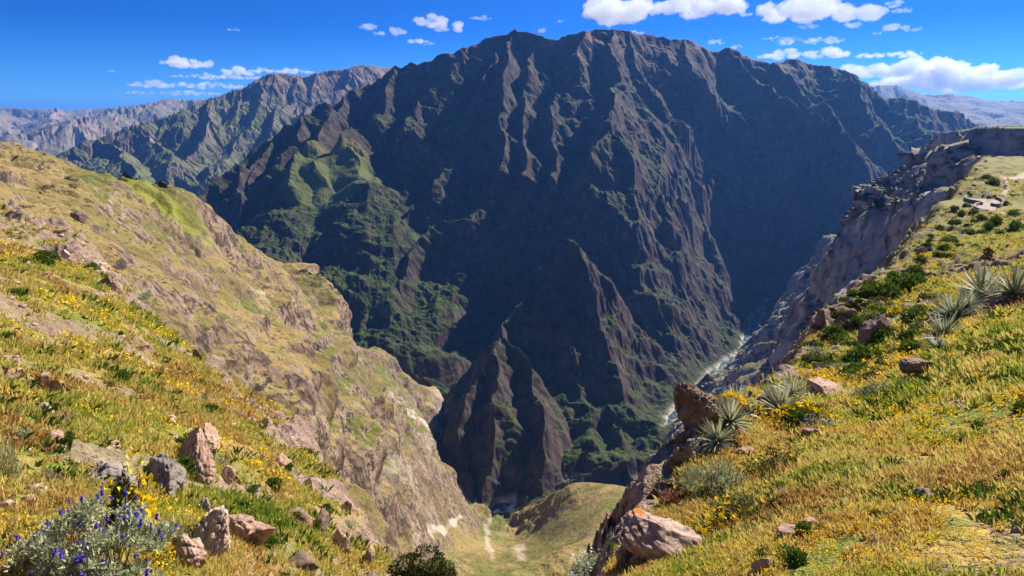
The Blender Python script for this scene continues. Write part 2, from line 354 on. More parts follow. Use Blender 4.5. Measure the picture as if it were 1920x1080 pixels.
# ================================================================== THE GREAT MOUNTAIN ACROSS THE CANYON
s = Sheet(-36, 44, int(1500 * q), np.linspace(1280, 6900, int(1250 * q)) if QUAL < 0.6 else np.concatenate([np.linspace(1280, 4300, int(1000 * q)), np.linspace(4304, 7200, int(350 * q))]))
L = [
 # skyline
 [(330, 395, 3300), (370, 366, 3400), (430, 312, 3500), (480, 268, 3600), (520, 250, 3650), (560, 222, 3700), (600, 198, 3750), (650, 178, 3800), (700, 158, 3850), (750, 130, 3900), (790, 116, 3900), (850, 84, 3900), (885, 74, 3900), (940, 68, 3900), (955, 54, 3850), (985, 55, 3850), (1040, 70, 3900), (1060, 62, 3900), (1095, 54, 3950), (1150, 58, 4000), (1180, 62, 4050), (1230, 70, 4200), (1280, 74, 4350), (1330, 92, 4500), (1360, 98, 4600), (1385, 93, 4650), (1440, 112, 4800), (1500, 116, 5000), (1560, 117, 5100), (1590, 132, 5200), (1640, 168, 5400), (1700, 188, 5600), (1760, 203, 5900), (1810, 212, 6200), (1835, 236, 6400), (1900, 260, 6500)],
 # left limb and green shelf
 [(560, 222, 3700), (545, 262, 3450), (530, 290, 3300)],
 [(650, 178, 3800), (615, 215, 3500), (590, 260, 3300), (560, 290, 3200)],
 [(520, 250, 3650), (480, 300, 3450), (440, 345, 3250), (420, 400, 3050), (400, 440, 2950)],
 [(750, 130, 3900), (730, 185, 3600), (700, 225, 3400), (650, 250, 3230)],
 (0.6, [(555, 300, 3170), (540, 345, 3020), (560, 385, 2900)]), (0.6, [(600, 300, 3150), (610, 350, 3000), (600, 392, 2860)]), (0.6, [(650, 270, 3200), (670, 330, 3000), (680, 385, 2870)]),
 (1.0, [(560, 385, 2900), (530, 440, 2840), (510, 500, 2800)]), (1.0, [(600, 392, 2860), (585, 470, 2780), (600, 540, 2700)]), (1.0, [(680, 385, 2870), (660, 440, 2780), (640, 500, 2700), (625, 580, 2600)]),
 [(480, 300, 3450), (470, 380, 3150), (450, 430, 3000)],
 # long spurs left of centre
 [(850, 84, 3900), (820, 160, 3600), (770, 225, 3350), (760, 290, 3150), (740, 350, 2980), (700, 420, 2800)],
 [(940, 68, 3850), (900, 150, 3500), (880, 215, 3300), (860, 290, 3100), (810, 350, 2900), (760, 420, 2700), (700, 500, 2520), (650, 580, 2400)],
 [(955, 54, 3850), (945, 140, 3450), (935, 210, 3200), (925, 300, 2950), (900, 380, 2750), (830, 430, 2560), (770, 520, 2350), (740, 600, 2200), (735, 660, 2130)],
 [(1000, 90, 3750), (1005, 190, 3300), (975, 280, 3000), (960, 350, 2800), (925, 420, 2720), (880, 520, 2570), (850, 600, 2430), (830, 680, 2260)],
 [(1095, 54, 3950), (1075, 140, 3500), (1060, 230, 3150), (1035, 320, 2850), (1000, 410, 2780), (965, 480, 2640), (930, 560, 2480), (900, 640, 2300)],
 # the dome and the pyramid in front
 [(1150, 58, 4000), (1160, 130, 3600), (1150, 190, 3250), (1150, 243, 2950), (1125, 300, 2750), (1118, 370, 2620), (1105, 425, 2480), (1092, 470, 2280)],
 (1.15, [(1085, 446, 2130), (1050, 500, 2050), (1003, 558, 1945), (965, 622, 1840), (930, 662, 1770), (880, 735, 1680), (850, 800, 1600), (838, 860, 1530)]),
 (1.35, [(965, 622, 1840), (985, 660, 1760), (1003, 730, 1640), (1008, 800, 1540), (1000, 880, 1450), (995, 940, 1380)]),
 (1.2, [(930, 662, 1770), (940, 760, 1590), (930, 860, 1480), (925, 940, 1385), (905, 965, 1345)]), (1.2, [(880, 735, 1680), (868, 830, 1540), (862, 900, 1450), (880, 945, 1385)]),
 (1.15, [(1085, 446, 2130), (1122, 528, 2060), (1150, 590, 1980), (1195, 625, 1930), (1240, 660, 1950), (1285, 710, 2030), (1300, 740, 2040)]),
 (1.3, [(1195, 655, 1900), (1165, 730, 1740), (1152, 800, 1640), (1150, 840, 1590)]),
 (1.3, [(1195, 640, 1900), (1230, 700, 1800), (1275, 770, 1700), (1290, 840, 1600)]),
 (1.3, [(858, 930, 1400), (905, 945, 1350), (960, 948, 1335), (1010, 930, 1370), (1060, 908, 1430), (1110, 885, 1510), (1180, 880, 1530)]),
 (1.3, [(1120, 540, 2060), (1100, 640, 1880), (1090, 760, 1700), (1080, 880, 1540)]),
 # right of centre
 [(1150, 243, 2950), (1200, 310, 2800), (1235, 380, 2650), (1270, 460, 2540), (1300, 540, 2480), (1330, 610, 2480), (1355, 650, 2500)],
 [(1235, 380, 2750), (1225, 450, 2650), (1240, 530, 2520), (1270, 600, 2400), (1320, 680, 2230)],
 [(1125, 300, 2800), (1170, 400, 2730), (1185, 480, 2620), (1210, 560, 2460), (1240, 620, 2300)],
 [(1180, 62, 4050), (1210, 130, 3850), (1260, 200, 3700), (1300, 270, 3560), (1335, 340, 3430), (1365, 410, 3310), (1385, 480, 3180), (1402, 540, 3060), (1412, 600, 2960)],
 [(1300, 270, 3560), (1290, 350, 3250), (1325, 430, 3050), (1345, 510, 2900), (1360, 590, 2770)],
 [(1280, 74, 4350), (1310, 140, 4050), (1370, 200, 3850), (1430, 260, 3650), (1490, 330, 3600), (1530, 390, 3540), (1560, 430, 3500)],
 [(1370, 200, 3850), (1390, 290, 3650), (1440, 370, 3600), (1470, 430, 3550), (1480, 465, 3500)],
 [(1385, 93, 4650), (1430, 160, 4350), (1490, 195, 4200), (1540, 205, 4100), (1590, 270, 3950), (1630, 330, 3800), (1660, 372, 3700)],
 [(1490, 195, 4200), (1530, 270, 3900), (1570, 330, 3750), (1600, 380, 3650)],
 [(1560, 117, 5100), (1610, 175, 4800), (1660, 225, 4600), (1700, 280, 4450), (1730, 310, 4350)],
 [(1640, 168, 5400), (1700, 215, 5000), (1750, 250, 4800), (1790, 280, 4700)], [(1440, 112, 4800), (1500, 170, 4500), (1560, 200, 4350)],
]
L = [L[0]] + [(1.22, l) if isinstance(l, list) else l for l in L[1:]]
L = [(1.28, L[0])] + [(0.9 * a, b) for a, b in L[1:]]
key = [ln for ln in L if isinstance(ln, tuple) and ln[1][0] in ((1085, 446, 2130), (965, 622, 1840), (930, 662, 1770))]
hk = ridges(s, [(a * 1.25, b) for a, b in key], 1.4, -1003, 70, 420)
dm = np.full(s.x.shape, 1e9)
for a_, ln in key[:]:
    P_ = [at(*p) for p in ln]
    for a, b in zip(P_[:-1], P_[1:]): np.minimum(dm, segd(s.x, s.y, a, b)[0], out=dm)
toe = [ln for ln in L if isinstance(ln, tuple) and ln[1][0] == (858, 930, 1400)]
s.h = ridges(s, [ln for ln in L if ln not in key and ln not in toe], 0.98, -1003, 85, 520)
s.h = np.maximum(np.maximum(s.h - 230 * np.exp(-(dm / 290) ** 2) * sstep(-230, -420, s.h), np.minimum(s.h, -962 + 25 * fbm(s.x, s.y, 130, 3))), hk); s.h = np.maximum(s.h, ridges(s, toe, 1.3, -1003, 30, 200))      # ravines set the front pyramid free
RV = [(1240, 800, 1850), (1290, 735, 2150), (1312, 715, 2302), (1352, 688, 2480), (1385, 655, 2680), (1408, 620, 2960), (1425, 590, 3280), (1440, 562, 3560)]
def carve(s, k):
    d = np.full(s.x.shape, 1e9); P_ = [at(*p) for p in RV]
    for a, b in zip(P_[:-1], P_[1:]): np.minimum(d, segd(s.x, s.y, a, b)[0], out=d)
    d = np.maximum(d + fbm(s.x, s.y, 260, 4, 0.5, 18) * 20 - 3, 0)
    d = d + np.clip(fbm(s.x, s.y, 620, 5, 0.5, 118, s.res, True) + 0.25, -0.9, 0.5) * -190 * sstep(60, 520, d) + 60 * sstep(200, 600, d)
    s.h = np.minimum(s.h, -1003 + 0.95 * np.minimum(d, 110) + k * np.maximum(d - 110, 0))
carve(s, 1.9)
fl = sstep(-1000, -940, s.h)
crestfade = 1 - 0.6 * sstep(150, 480, s.h)
mod = 0.45 + 1.1 * sstep(-0.35, 0.35, fbm(s.x, s.y, 700, 3, 0.5, 15))
shelf = 1 - 0.85 * np.exp(-(((s.x - at(620, 325, 3060)[0]) / 225) ** 2 + ((s.y - at(620, 325, 3060)[1]) / 230) ** 2) ** 2)
s.erode(110, 5, 0.06, 0.55, 55, mask=fl * mod * crestfade * shelf)
YY = s.y + 0.9 * s.h; XX = s.x + 0.25 * s.h
s.h += fbm(XX, YY, 420, 9, 0.54, 12, s.res, True) * 36 * fl * crestfade * shelf
# cliff bands high on the mountain
zz = s.h + fbm(s.x, s.y, 500, 5, 0.55, 14) * 90
s.h += (np.sin(zz / 95 * 6.283) * 7 + np.sin(zz / 34 * 6.283) * 2.2) * (0.45 + 0.55 * sstep(-100, 250, s.h)) * sstep(-0.3, 0.3, fbm(s.x, s.y, 350, 3, 0.5, 16)) * fl * shelf
PXmask = lambda cx, cy, r, rad: np.exp(-(((s.x - at(cx, cy, r)[0]) ** 2 + (s.y - at(cx, cy, r)[1]) ** 2) / rad ** 2) ** 2)
och = PXmask(625, 300, 3150, 170) * sstep(-0.25, 0.25, fbm(s.x, s.y, 200, 4, 0.5, 70)) * 0.45 * sstep(-230, -170, s.h)
mead = sstep(0.15, 0.6, 1 - shelf) * sstep(-470, -400, s.h)
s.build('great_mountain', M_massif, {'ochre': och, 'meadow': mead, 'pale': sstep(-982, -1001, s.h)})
MASSIF = s

# ================================================================== OUR SIDE OF THE CANYON, FAR RIGHT
s = Sheet(15, 52, int(800 * q), np.linspace(560, 3500, int(650 * q)))
L = [(0.9, [(1790, 250, 1330), (1745, 305, 1420), (1700, 350, 1550), (1650, 384, 1750), (1590, 432, 2050), (1565, 456, 2250), (1535, 488, 2450), (1515, 505, 2700), (1498, 532, 2950)]),
     (0.9, [(1700, 350, 1550), (1690, 420, 1400), (1680, 480, 1250)]), (0.9, [(1650, 384, 1750), (1640, 450, 1560), (1620, 500, 1450)]), (0.9, [(1590, 432, 2050), (1570, 490, 1880), (1560, 530, 1760)]), (0.9, [(1535, 488, 2450), (1525, 540, 2250)]),
     (0.8, [(1700, 505, 1080), (1640, 525, 1250), (1600, 545, 1400), (1545, 573, 1600), (1500, 584, 1780), (1465, 603, 1900), (1400, 652, 2040), (1350, 690, 2110), (1318, 718, 2140)]),
     (0.8, [(1620, 600, 900), (1560, 625, 1080), (1510, 655, 1230), (1470, 690, 1380), (1430, 735, 1540), (1405, 770, 1640)]),
     (0.8, [(1500, 584, 1780), (1475, 650, 1640), (1450, 690, 1600)]), (0.8, [(1400, 652, 2040), (1390, 700, 1930), (1375, 745, 1850)])]
L = [(a * (2.2 if k < 5 else 1.7), b) for k, (a, b) in enumerate(L)]
h = ridges(s, L, 0.9, -1003, 45, 260)
# table land with its cliff band
P = [at(1775, 250, 1330), at(1800, 242, 1360), at(1870, 236, 1500), at(2100, 236, 1900), at(2600, 238, 1900), at(2900, 330, 600), at(2300, 290, 720), at(2020, 262, 980), at(1880, 256, 1120)]
od, idd = outside(s, P)
od2 = od + fbm(s.x, s.y, 120, 5, 0.5, 33, s.res) * 22
ztop = s.Rr * tps([(1775, 247, 1330), (1850, 238, 1250), (1925, 236, 1200), (2100, 236, 1500), (1800, 240, 1800), (1925, 256, 900), (2200, 270, 700), (2300, 238, 1900)], s.A, np.log(s.Rr))
cliff = ztop - 46 * sstep(0, 16, od2) - 0.55 * np.maximum(od2 - 16, 0) - 2.6 * np.maximum(od2 - 110, 0)
h = np.maximum(h, cliff)
s.h = h; carve(s, 2.3); fl = sstep(-1000, -940, s.h) * sstep(0, 60, od + 10)
s.erode(240, 3, 0.11, 0.5, 81, mask=fl)
d3 = fbm3(s.x, s.y, s.h, 260, 9, 0.53, 217, s.res, True) * 40 + np.sin(s.h / 62 * 6.283 + fbm(s.x, s.y, 200, 4) * 4) * 3
s.displace(d3 * fl * (0.35 + 0.65 * sstep(5, 60, od)))
pale = sstep(0.0, 0.35, fbm(s.x, s.y, 300, 5, 0.55, 91, s.res)) * 0.8
bright = np.exp(-(((s.x - at(1700, 400, 1480)[0]) / 110) ** 2 + ((s.y - at(1700, 400, 1480)[1]) / 160) ** 2))
M_wall = mountain_mat('canyon_wall_rock', (0.23, 0.185, 0.165), (0.36, 0.30, 0.27), (0.11, 0.115, 0.04), (0.17, 0.16, 0.06), 0.6, gz=(0.68, 0.92))
s.build('canyon_wall', M_wall, {'ochre': s.h * 0, 'pale': np.clip(bright * 1.1 + pale * 0.4 + sstep(-985, -1001, s.h), 0, 1)})
WALL = s
# ================================================================== LEFT SIDE OF THE CANYON (middle distance)
s = Sheet(-52, 32, int(1300 * q), geo(70, 2150, int(1000 * q)))
ctrl = [(0, 275, 760), (-150, 250, 800), (60, 314, 700), (180, 331, 660), (250, 346, 640), (340, 370, 680), (400, 416, 790), (480, 470, 960), (560, 522, 1120), (620, 592, 1240), (680, 665, 1400), (740, 690, 1560),
        (820, 740, 1930), (812, 800, 1700), (800, 850, 1560), (820, 912, 1430), (865, 960, 1380), (920, 980, 1335), (965, 985, 1300), (990, 962, 1240), (1060, 920, 1080), (1130, 910, 1020), (1200, 922, 1000), (1300, 960, 950), (1450, 1020, 900),
        (-100, 320, 450), (0, 330, 420), (0, 400, 220), (150, 380, 340), (150, 430, 215), (250, 420, 330), (200, 500, 140), (300, 500, 215), (300, 600, 130), (400, 600, 190), (350, 450, 400), (430, 700, 140), (450, 560, 400), (500, 640, 340),
        (500, 760, 165), (560, 720, 330), (600, 820, 260), (620, 700, 560), (560, 850, 150), (700, 760, 740), (700, 860, 520), (750, 900, 660), (650, 920, 300), (700, 1000, 390), (740, 800, 850), (775, 765, 1150), (790, 830, 1250),
        (800, 960, 860), (800, 1040, 600), (900, 1060, 740), (960, 1010, 1080), (900, 1010, 960), (1040, 1000, 900), (1100, 1000, 800), (1050, 1080, 650), (1150, 1080, 600), (700, 1120, 270), (900, 1200, 420), (600, 1000, 170), (1300, 1150, 450)]
zr = tps(ctrl, s.A, np.log(s.Rr), 2e-4)
brow = [(-400, 215, 900), (-150, 248, 830), (0, 272, 780), (60, 312, 715), (180, 329, 680), (250, 344, 665), (340, 368, 705), (400, 414, 815), (480, 468, 985), (560, 520, 1145), (620, 590, 1260), (680, 663, 1425), (740, 688, 1590), (820, 738, 1960),
        (835, 770, 1860), (815, 850, 1600), (825, 912, 1460), (865, 960, 1400), (920, 982, 1340), (970, 985, 1300), (993, 962, 1245), (1060, 919, 1090), (1130, 909, 1030), (1200, 921, 1005), (1320, 960, 970), (1500, 1020, 930), (2400, 1200, 900)]
poly = [at(*p)[:2] for p in brow] + [(300, 50), (60, 10), (-60, 10), (-700, 50)]
od, idd = outside(s, poly)
od = np.maximum(od + fbm(s.x, s.y, 120, 5, 0.5, 44, s.res) * np.minimum(od, 40) * 0.6, 0)
s.h = s.Rr * zr - 1.25 * od * sstep(0, 20, od) - 0.0
s.h = np.maximum(s.h, -1004)
m = sstep(-1003, -930, s.h)
rocky = 0.7 + 0.9 * np.clip(fbm(s.x, s.y, 260, 3, 0.5, 47), -0.4, 0.6)
flat = (1 - 0.6 * sstep(R(-16), R(-9), s.A) * sstep(1150, 950, s.Rr)) * (1 - 0.75 * np.exp(-((s.x - at(1080, 990, 900)[0]) ** 2 + (s.y - at(1080, 990, 900)[1]) ** 2) / 260 ** 2))
fade = sstep(60, 150, s.Rr)
top = 1 - 0.8 * sstep(-150, -20, s.h)
brf = sstep(0, 60, idd)
gx, gy = s.grad(); lim = 1 / (1 + (np.hypot(gx, gy) / 2.6) ** 3)
m = m * lim * (0.12 + 0.88 * sstep(10, 170, idd)) * np.where(od > 0, 0.4, 1.0)
mk = m * np.clip(rocky, 0.1, 2) * (0.3 + 0.7 * fade) * flat * top
s.erode(300, 2, 0.10, 0.5, 61, mask=mk, lo=0.1, hi=0.5)
s.erode(75, 2, 0.05, 0.5, 64, mask=mk, lo=0.1, hi=0.5)
X3, Y3, Z3 = s.x, s.y, s.h
wz = fbm3(X3, Y3, Z3, 200, 4, 0.55, 165, s.res)
d3 = fbm3(X3, Y3, Z3, 300, 9, 0.55, 163, s.res, True) * 66 * (0.45 + 0.55 * sstep(-0.35, 0.3, fbm(s.x, s.y, 420, 3, 0.5, 66)))
st = fbm3(X3, Y3, Z3, 90, 7, 0.55, 181, s.res)
d3 += (sstep(0.05, 0.16, st) * 7 + sstep(-0.25, -0.15, st) * 5) * sstep(0.3, 0.9, rocky)
d3 += np.sin(Z3 / 48 * 6.283 + wz * 9) * 2.5
near_ = np.minimum(1, s.Rr / 330)
s.displace(d3 * sstep(-1003, -960, s.h) * flat * (0.3 + 0.7 * top) * near_ * (0.35 + 0.65 * sstep(5, 60, idd)) * np.where(od > 0, 0.5, 1.0))
def track(pts, wid):
    d = np.full(s.x.shape, 1e9)
    P = [hit(p[0], p[1], [s]) or at(*p) for p in pts]
    for a, b in zip(P[:-1], P[1:]): np.minimum(d, segd(s.x, s.y, a, b)[0], out=d)
    d = d + fbm(s.x, s.y, 50, 4, 0.6, 29) * wid * 0.8
    return sstep(wid, wid * 0.3, d) * 0.8
scar = np.maximum.reduce([track([(862, 968, 1180), (845, 985, 1100), (825, 998, 1000), (800, 1002, 830)], 5), track([(907, 985, 1260), (915, 1020, 1060), (925, 1060, 850)], 8) * 0.6,
                          track([(972, 1020, 1010), (978, 1060, 860)], 10) * 0.6, track([(720, 880, 560), (770, 915, 720)], 6) * 0.4,
                          sstep(26, 0, np.abs(od - 8)) * 0 + sstep(-850, -980, s.h) * sstep(1300, 1550, s.Rr) * sstep(-0.2, 0.2, fbm(s.x, s.y, 90, 4, 0.5, 26)) * 0.7])
def blob(px, py, rad):
    h_ = hit(px, py, [s]); return np.exp(-(((s.x - h_[0]) ** 2 + (s.y - h_[1]) ** 2) / (rad * h_[3]) ** 2)) if h_ else 0.0
cliffy = blob(575, 640, 0.07) + blob(395, 545, 0.05) + blob(375, 600, 0.04) + 0.8 * blob(730, 800, 0.05) + 0.8 * blob(780, 780, 0.06) + 0.5 * blob(690, 740, 0.05)
M_left = NT('canyon_side_ground')
def side_mat():
    m = M_left; g = m.geom(); p = g.outputs['Position']; nz = m.sep(g.outputs['Normal'])[2]
    n0 = m.noise(p, 0.006, 4, 0.6); n1 = m.noise(p, 0.03, 6, 0.65); n2 = m.noise(p, 0.2, 5, 0.65); n3 = m.noise(p, 1.2, 4, 0.6)
    streak = m.noise(m.vmul(p, (1, 1, 0.6)), 0.05, 6, 0.65)
    rock = m.mix(m.step(n1, 0.35, 0.65), (0.19, 0.13, 0.09), (0.36, 0.265, 0.19))
    rock = m.mix(m.step(streak, 0.58, 0.75), rock, (0.50, 0.38, 0.28))
    rock = m.mix(m.step(n2, 0.50, 0.38), rock, (0.10, 0.065, 0.045))
    crk = m.math('ABSOLUTE', m.math('SUBTRACT', m.noise(m.vmul(p, (1, 1, 0.35)), 0.045, 5, 0.6, 0.6), 0.5)); rock = m.mix(m.step(crk, 0.035, 0.005), rock, (0.07, 0.05, 0.04))
    straw = m.mix(m.step(n1, 0.35, 0.65), (0.33, 0.22, 0.09), (0.27, 0.21, 0.075))
    green = m.mix(m.step(n2, 0.3, 0.7), (0.085, 0.10, 0.022), (0.19, 0.18, 0.045))
    grass = m.mix(m.step(m.math('ADD', n0, m.math('MULTIPLY', m.math('SUBTRACT', n1, 0.5), 0.6)), 0.42, 0.60), straw, green)
    nb = m.noise(p, 0.4, 4, 0.6); grass = m.mix(m.step(nb, 0.56, 0.64), grass, (0.05, 0.06, 0.016))
    f = m.math('ADD', nz, m.math('MULTIPLY', m.math('SUBTRACT', n1, 0.5), 1.0)); f = m.math('ADD', f, m.math('MULTIPLY', m.math('SUBTRACT', n2, 0.5), 0.7))
    col = m.mix(m.step(f, 0.56, 0.78), rock, grass)
    col = m.mix(m.math('MULTIPLY', m.attr('pale'), m.step(n2, 0.3, 0.55)), col, (0.58, 0.50, 0.42))
    col = m.mix(m.attr('scar'), col, (0.52, 0.44, 0.35))
    col = m.mix(m.math('MULTIPLY', m.attr('red'), 0.6), col, (0.36, 0.13, 0.07))
    col = m.mix(m.attr('field'), col, m.mix(n1, (0.16, 0.22, 0.02), (0.30, 0.30, 0.03)))
    big = m.noise(p, 0.011, 5, 0.62); col = m.mix(m.math('MULTIPLY', m.step(big, 0.50, 0.60), 0.6), col, m.mix(n2, (0.10, 0.075, 0.03), (0.19, 0.15, 0.05)))
    b = m.bump(m.noise(p, 0.15, 8, 0.65), 3.5, 1.0); b = m.bump(m.noise(p, 1.0, 5, 0.6), 0.35, 0.8, b)
    return m.done(col, b)
red = np.exp(-(((s.x - at(712, 680, 1470)[0]) ** 2 + (s.y - at(712, 680, 1470)[1]) ** 2) / 16 ** 2)) * sstep(-0.2, 0.1, fbm(s.x, s.y, 20, 3, 0.5, 27))
field = np.exp(-(((s.x - at(290, 366, 560)[0]) / 42) ** 2 + ((s.y - at(290, 366, 560)[1]) / 60) ** 2) ** 2)
s.build('canyon_slope', side_mat(), {'pale': np.clip(cliffy * sstep(-0.1, 0.3, fbm(s.x, s.y, 70, 5, 0.6, 67)), 0, 1) * sstep(-0.2, 0.2, fbm(s.x, s.y, 60, 4, 0.5, 28)), 'scar': scar, 'red': red, 'field': field})
SLOPE = s

# ================================================================== RIVER AND DEEP GROUND
def flat(name, z, x0, x1, y0, y1, m):
    me = bpy.data.meshes.new(name); me.from_pydata([(x0, y0, z), (x1, y0, z), (x1, y1, z), (x0, y1, z)], [], [(0, 1, 2, 3)]); me.materials.append(m)
    o = bpy.data.objects.new(name, me); C.objects.link(o); o['kind'] = 'structure'; return o
mw = NT('river_water'); p = mw.pos()
foam = mw.step(mw.noise(p, 0.045, 6, 0.7, 1.0), 0.50, 0.66)
mw.done(mw.mix(foam, (0.02, 0.05, 0.065), (0.55, 0.58, 0.58)), mw.bump(mw.noise(p, 0.1, 5, 0.6), 1.5, 0.5), 0.35)
flat('river', -1000.5, -2500, 3000, 1200, 4500, mw.m)
mg = NT('valley_floor_ground'); mg.done(mg.mix(mg.noise(mg.pos(), 0.0005, 6, 0.6), (0.18, 0.14, 0.10), (0.12, 0.12, 0.06)))
flat('ground', -1040, -90000, 90000, -90000, 90000, mg.m)
# ================================================================== NEAR SLOPES
def near_mat(name, dry=0.5):
    m = NT(name); g = m.geom(); p = g.outputs['Position']; nz = m.sep(g.outputs['Normal'])[2]
    n0 = m.noise(p, 0.06, 4, 0.6); n1 = m.noise(p, 0.35, 5, 0.6); n2 = m.noise(p, 2.0, 5, 0.65); n3 = m.noise(p, 9.0, 4, 0.65)
    soil = m.mix(m.step(n2, 0.35, 0.65), (0.30, 0.19, 0.115), (0.42, 0.29, 0.19))
    straw = m.mix(m.step(n3, 0.35, 0.65), (0.42, 0.29, 0.09), (0.30, 0.22, 0.06))
    green = m.mix(m.step(n3, 0.35, 0.65), (0.12, 0.16, 0.02), (0.22, 0.23, 0.04))
    rust = (0.33, 0.13, 0.03)
    g1 = m.mix(m.step(m.math('ADD', n1, m.math('MULTIPLY', m.math('SUBTRACT', n2, 0.5), 0.5)), 0.42, 0.58), straw, green)
    g1 = m.mix(m.step(n0, 0.60, 0.72), g1, m.mix(0.6, rust, straw))
    f = m.math('ADD', nz, m.math('MULTIPLY', m.math('SUBTRACT', n1, 0.5), 0.7)); f = m.math('ADD', f, m.math('MULTIPLY', m.math('SUBTRACT', n2, 0.5), 0.9))
    col = m.mix(m.step(f, 0.50, 0.72), soil, g1)
    rockc = m.mix(m.step(n2, 0.3, 0.7), (0.20, 0.135, 0.10), (0.40, 0.28, 0.21)); rockc = m.mix(m.step(n3, 0.5, 0.3), rockc, (0.09, 0.06, 0.05))
    col = m.mix(m.attr('rock'), col, rockc)
    fl = m.vor(p, 5.5); fm = m.math('MULTIPLY', m.step(fl, 0.30, 0.14), m.step(m.noise(p, 0.45, 3, 0.6), 0.45, 0.6))
    col = m.mix(m.math('MULTIPLY', fm, m.attr('bloom')), col, (0.62, 0.42, 0.01))
    col = m.mix(m.attr('path'), col, m.mix(n2, (0.45, 0.33, 0.22), (0.58, 0.46, 0.33)))
    far = m.noise(p, 0.22, 5, 0.7); col = m.mix(m.math('MULTIPLY', m.step(far, 0.54, 0.62), m.attr('bushy')), col, (0.05, 0.075, 0.012))
    col = m.mix(m.math('MULTIPLY', m.math('MULTIPLY', m.attr('bushy'), 0.7), m.math('SUBTRACT', 1.0, m.attr('path'))), col, m.mix(n1, (0.14, 0.15, 0.02), (0.26, 0.23, 0.05)))
    b = m.bump(n2, 0.35, 0.9); b = m.bump(n3, 0.08, 0.9, b)
    return m.done(col, b)
M_near = near_mat('slope_ground')

def finish_near(s, brow, extra, ctrl, reg, drop, seed, name, rockf):
    poly = [at(*p)[:2] for p in brow] + extra
    zr = tps(ctrl, s.A, np.log(s.Rr), reg)
    od, idd = outside(s, poly)
    k = s.Rr
    od = np.maximum(od + np.clip(fbm(s.A * 30, np.log(s.Rr) * 14, 1.0, 5, 0.5, seed), -0.8, 0.8) * np.minimum(od, 0.06 * k) * 0.5, 0)
    s.h = k * zr - drop * od * sstep(0, 0.02, od / k) - 0.15 * od
    inside = sstep(0.0, 0.05, idd / k)
    rock = np.clip(rockf(s, idd / k, od / k), 0, 1)
    # relief whose size follows the distance: hummocks, then broken stone where the rock shows
    # (world-space noise, octaves finer than the mesh fade out)
    s.h += fbm(s.x, s.y, 40, 6, 0.5, seed + 1, s.res) * np.minimum(1.3, 0.014 * k)
    s.h += fbm(s.x, s.y, 2.4, 7, 0.6, seed + 2, s.res) * np.minimum(0.16, 0.012 * k)
    rk = fbm(s.x, s.y, 5.0, 9, 0.6, seed + 3, s.res, True)
    rk2 = fbm(s.x, s.y, 22.0, 9, 0.58, seed + 4, s.res, True)
    s.h += rock * (rk * np.minimum(0.55, 0.02 * k) + rk2 * np.minimum(2.0, 0.018 * k))
    s.rock = rock; s.od = od; s.idd = idd
    return s
# ---------------------------------------- right
s = Sheet(-12, 56, int(1150 * q), geo(2.2, 900, int(1250 * q)))
ctrl = [(1200, 1080, 5.6), (1400, 1080, 4.9), (1600, 1080, 4.6), (1919, 1080, 4.8), (1000, 1250, 4.8), (1500, 1300, 3.2), (1900, 1300, 3.4), (1000, 1600, 3), (2300, 1080, 5), (2400, 900, 7), (2300, 800, 8.5),
        (1270, 860, 10.2), (1215, 890, 9.6), (1210, 960, 8.5), (1170, 1010, 7.2), (1330, 790, 11), (1400, 770, 13), (1450, 740, 17), (1490, 695, 26), (1510, 655, 36), (1535, 605, 47), (1560, 580, 56), (1640, 520, 90), (1700, 482, 150), (1730, 442, 220), (1765, 402, 295), (1800, 368, 345), (1830, 330, 420), (1860, 300, 560), (1925, 285, 700),
        (1845, 385, 335), (1900, 400, 300), (1920, 450, 190), (1850, 480, 125), (1780, 500, 100), (1900, 335, 430), (2100, 300, 600), (2200, 420, 120), (2300, 600, 22),
        (1920, 520, 60), (1800, 530, 62), (1700, 560, 58), (1640, 600, 50), (1700, 610, 40), (1640, 660, 35), (1580, 650, 38), (1560, 700, 27), (1760, 570, 40), (1850, 555, 38),
        (1900, 585, 22), (1810, 640, 18.5), (1745, 685, 17), (1650, 720, 18.5), (1550, 735, 19), (1500, 765, 15), (1600, 770, 14.5), (1700, 760, 13.5), (1900, 740, 12.5), (1450, 810, 12.5), (1550, 850, 9.8), (1700, 850, 9.6), (1900, 850, 9.2), (1370, 860, 10.2), (1300, 930, 8.8), (1400, 950, 7.6), (1600, 950, 6.9), (1900, 950, 6.7), (1300, 1020, 6.6)]
brow = [(1140, 1100, 5.6), (1165, 1010, 7.2), (1207, 960, 8.6), (1213, 890, 9.8), (1255, 850, 10.6), (1330, 780, 11.6), (1400, 762, 14), (1440, 740, 18), (1488, 690, 27), (1508, 652, 37), (1533, 600, 48), (1560, 576, 57), (1600, 545, 70), (1640, 517, 92), (1700, 480, 152), (1730, 440, 222), (1765, 400, 298), (1800, 362, 350), (1825, 330, 420), (1850, 300, 600), (2600, 280, 900)]
rf = lambda s, i, o: sstep(0.0, 0.02, o) + sstep(0.09, 0.0, i) * sstep(-0.25, 0.25, fbm(s.x, s.y, 8, 5, 0.55, 300, s.res)) + \
    sstep(25, 45, s.Rr) * sstep(160, 80, s.Rr) * sstep(-0.05, 0.25, fbm(s.x, s.y, 9, 5, 0.6, 301, s.res)) * 0.9 + sstep(0.32, 0.5, fbm(s.x, s.y, 6, 5, 0.6, 302, s.res)) * 0.5 + sstep(150, 300, s.Rr) * sstep(0.2, 0.4, fbm(s.x, s.y, 40, 5, 0.6, 303, s.res)) * 0.5
finish_near(s, brow, [(1200, -40), (0, -30), (-1.6, 1.5)], ctrl, 3e-4, 1.9, 310, 'x', rf)
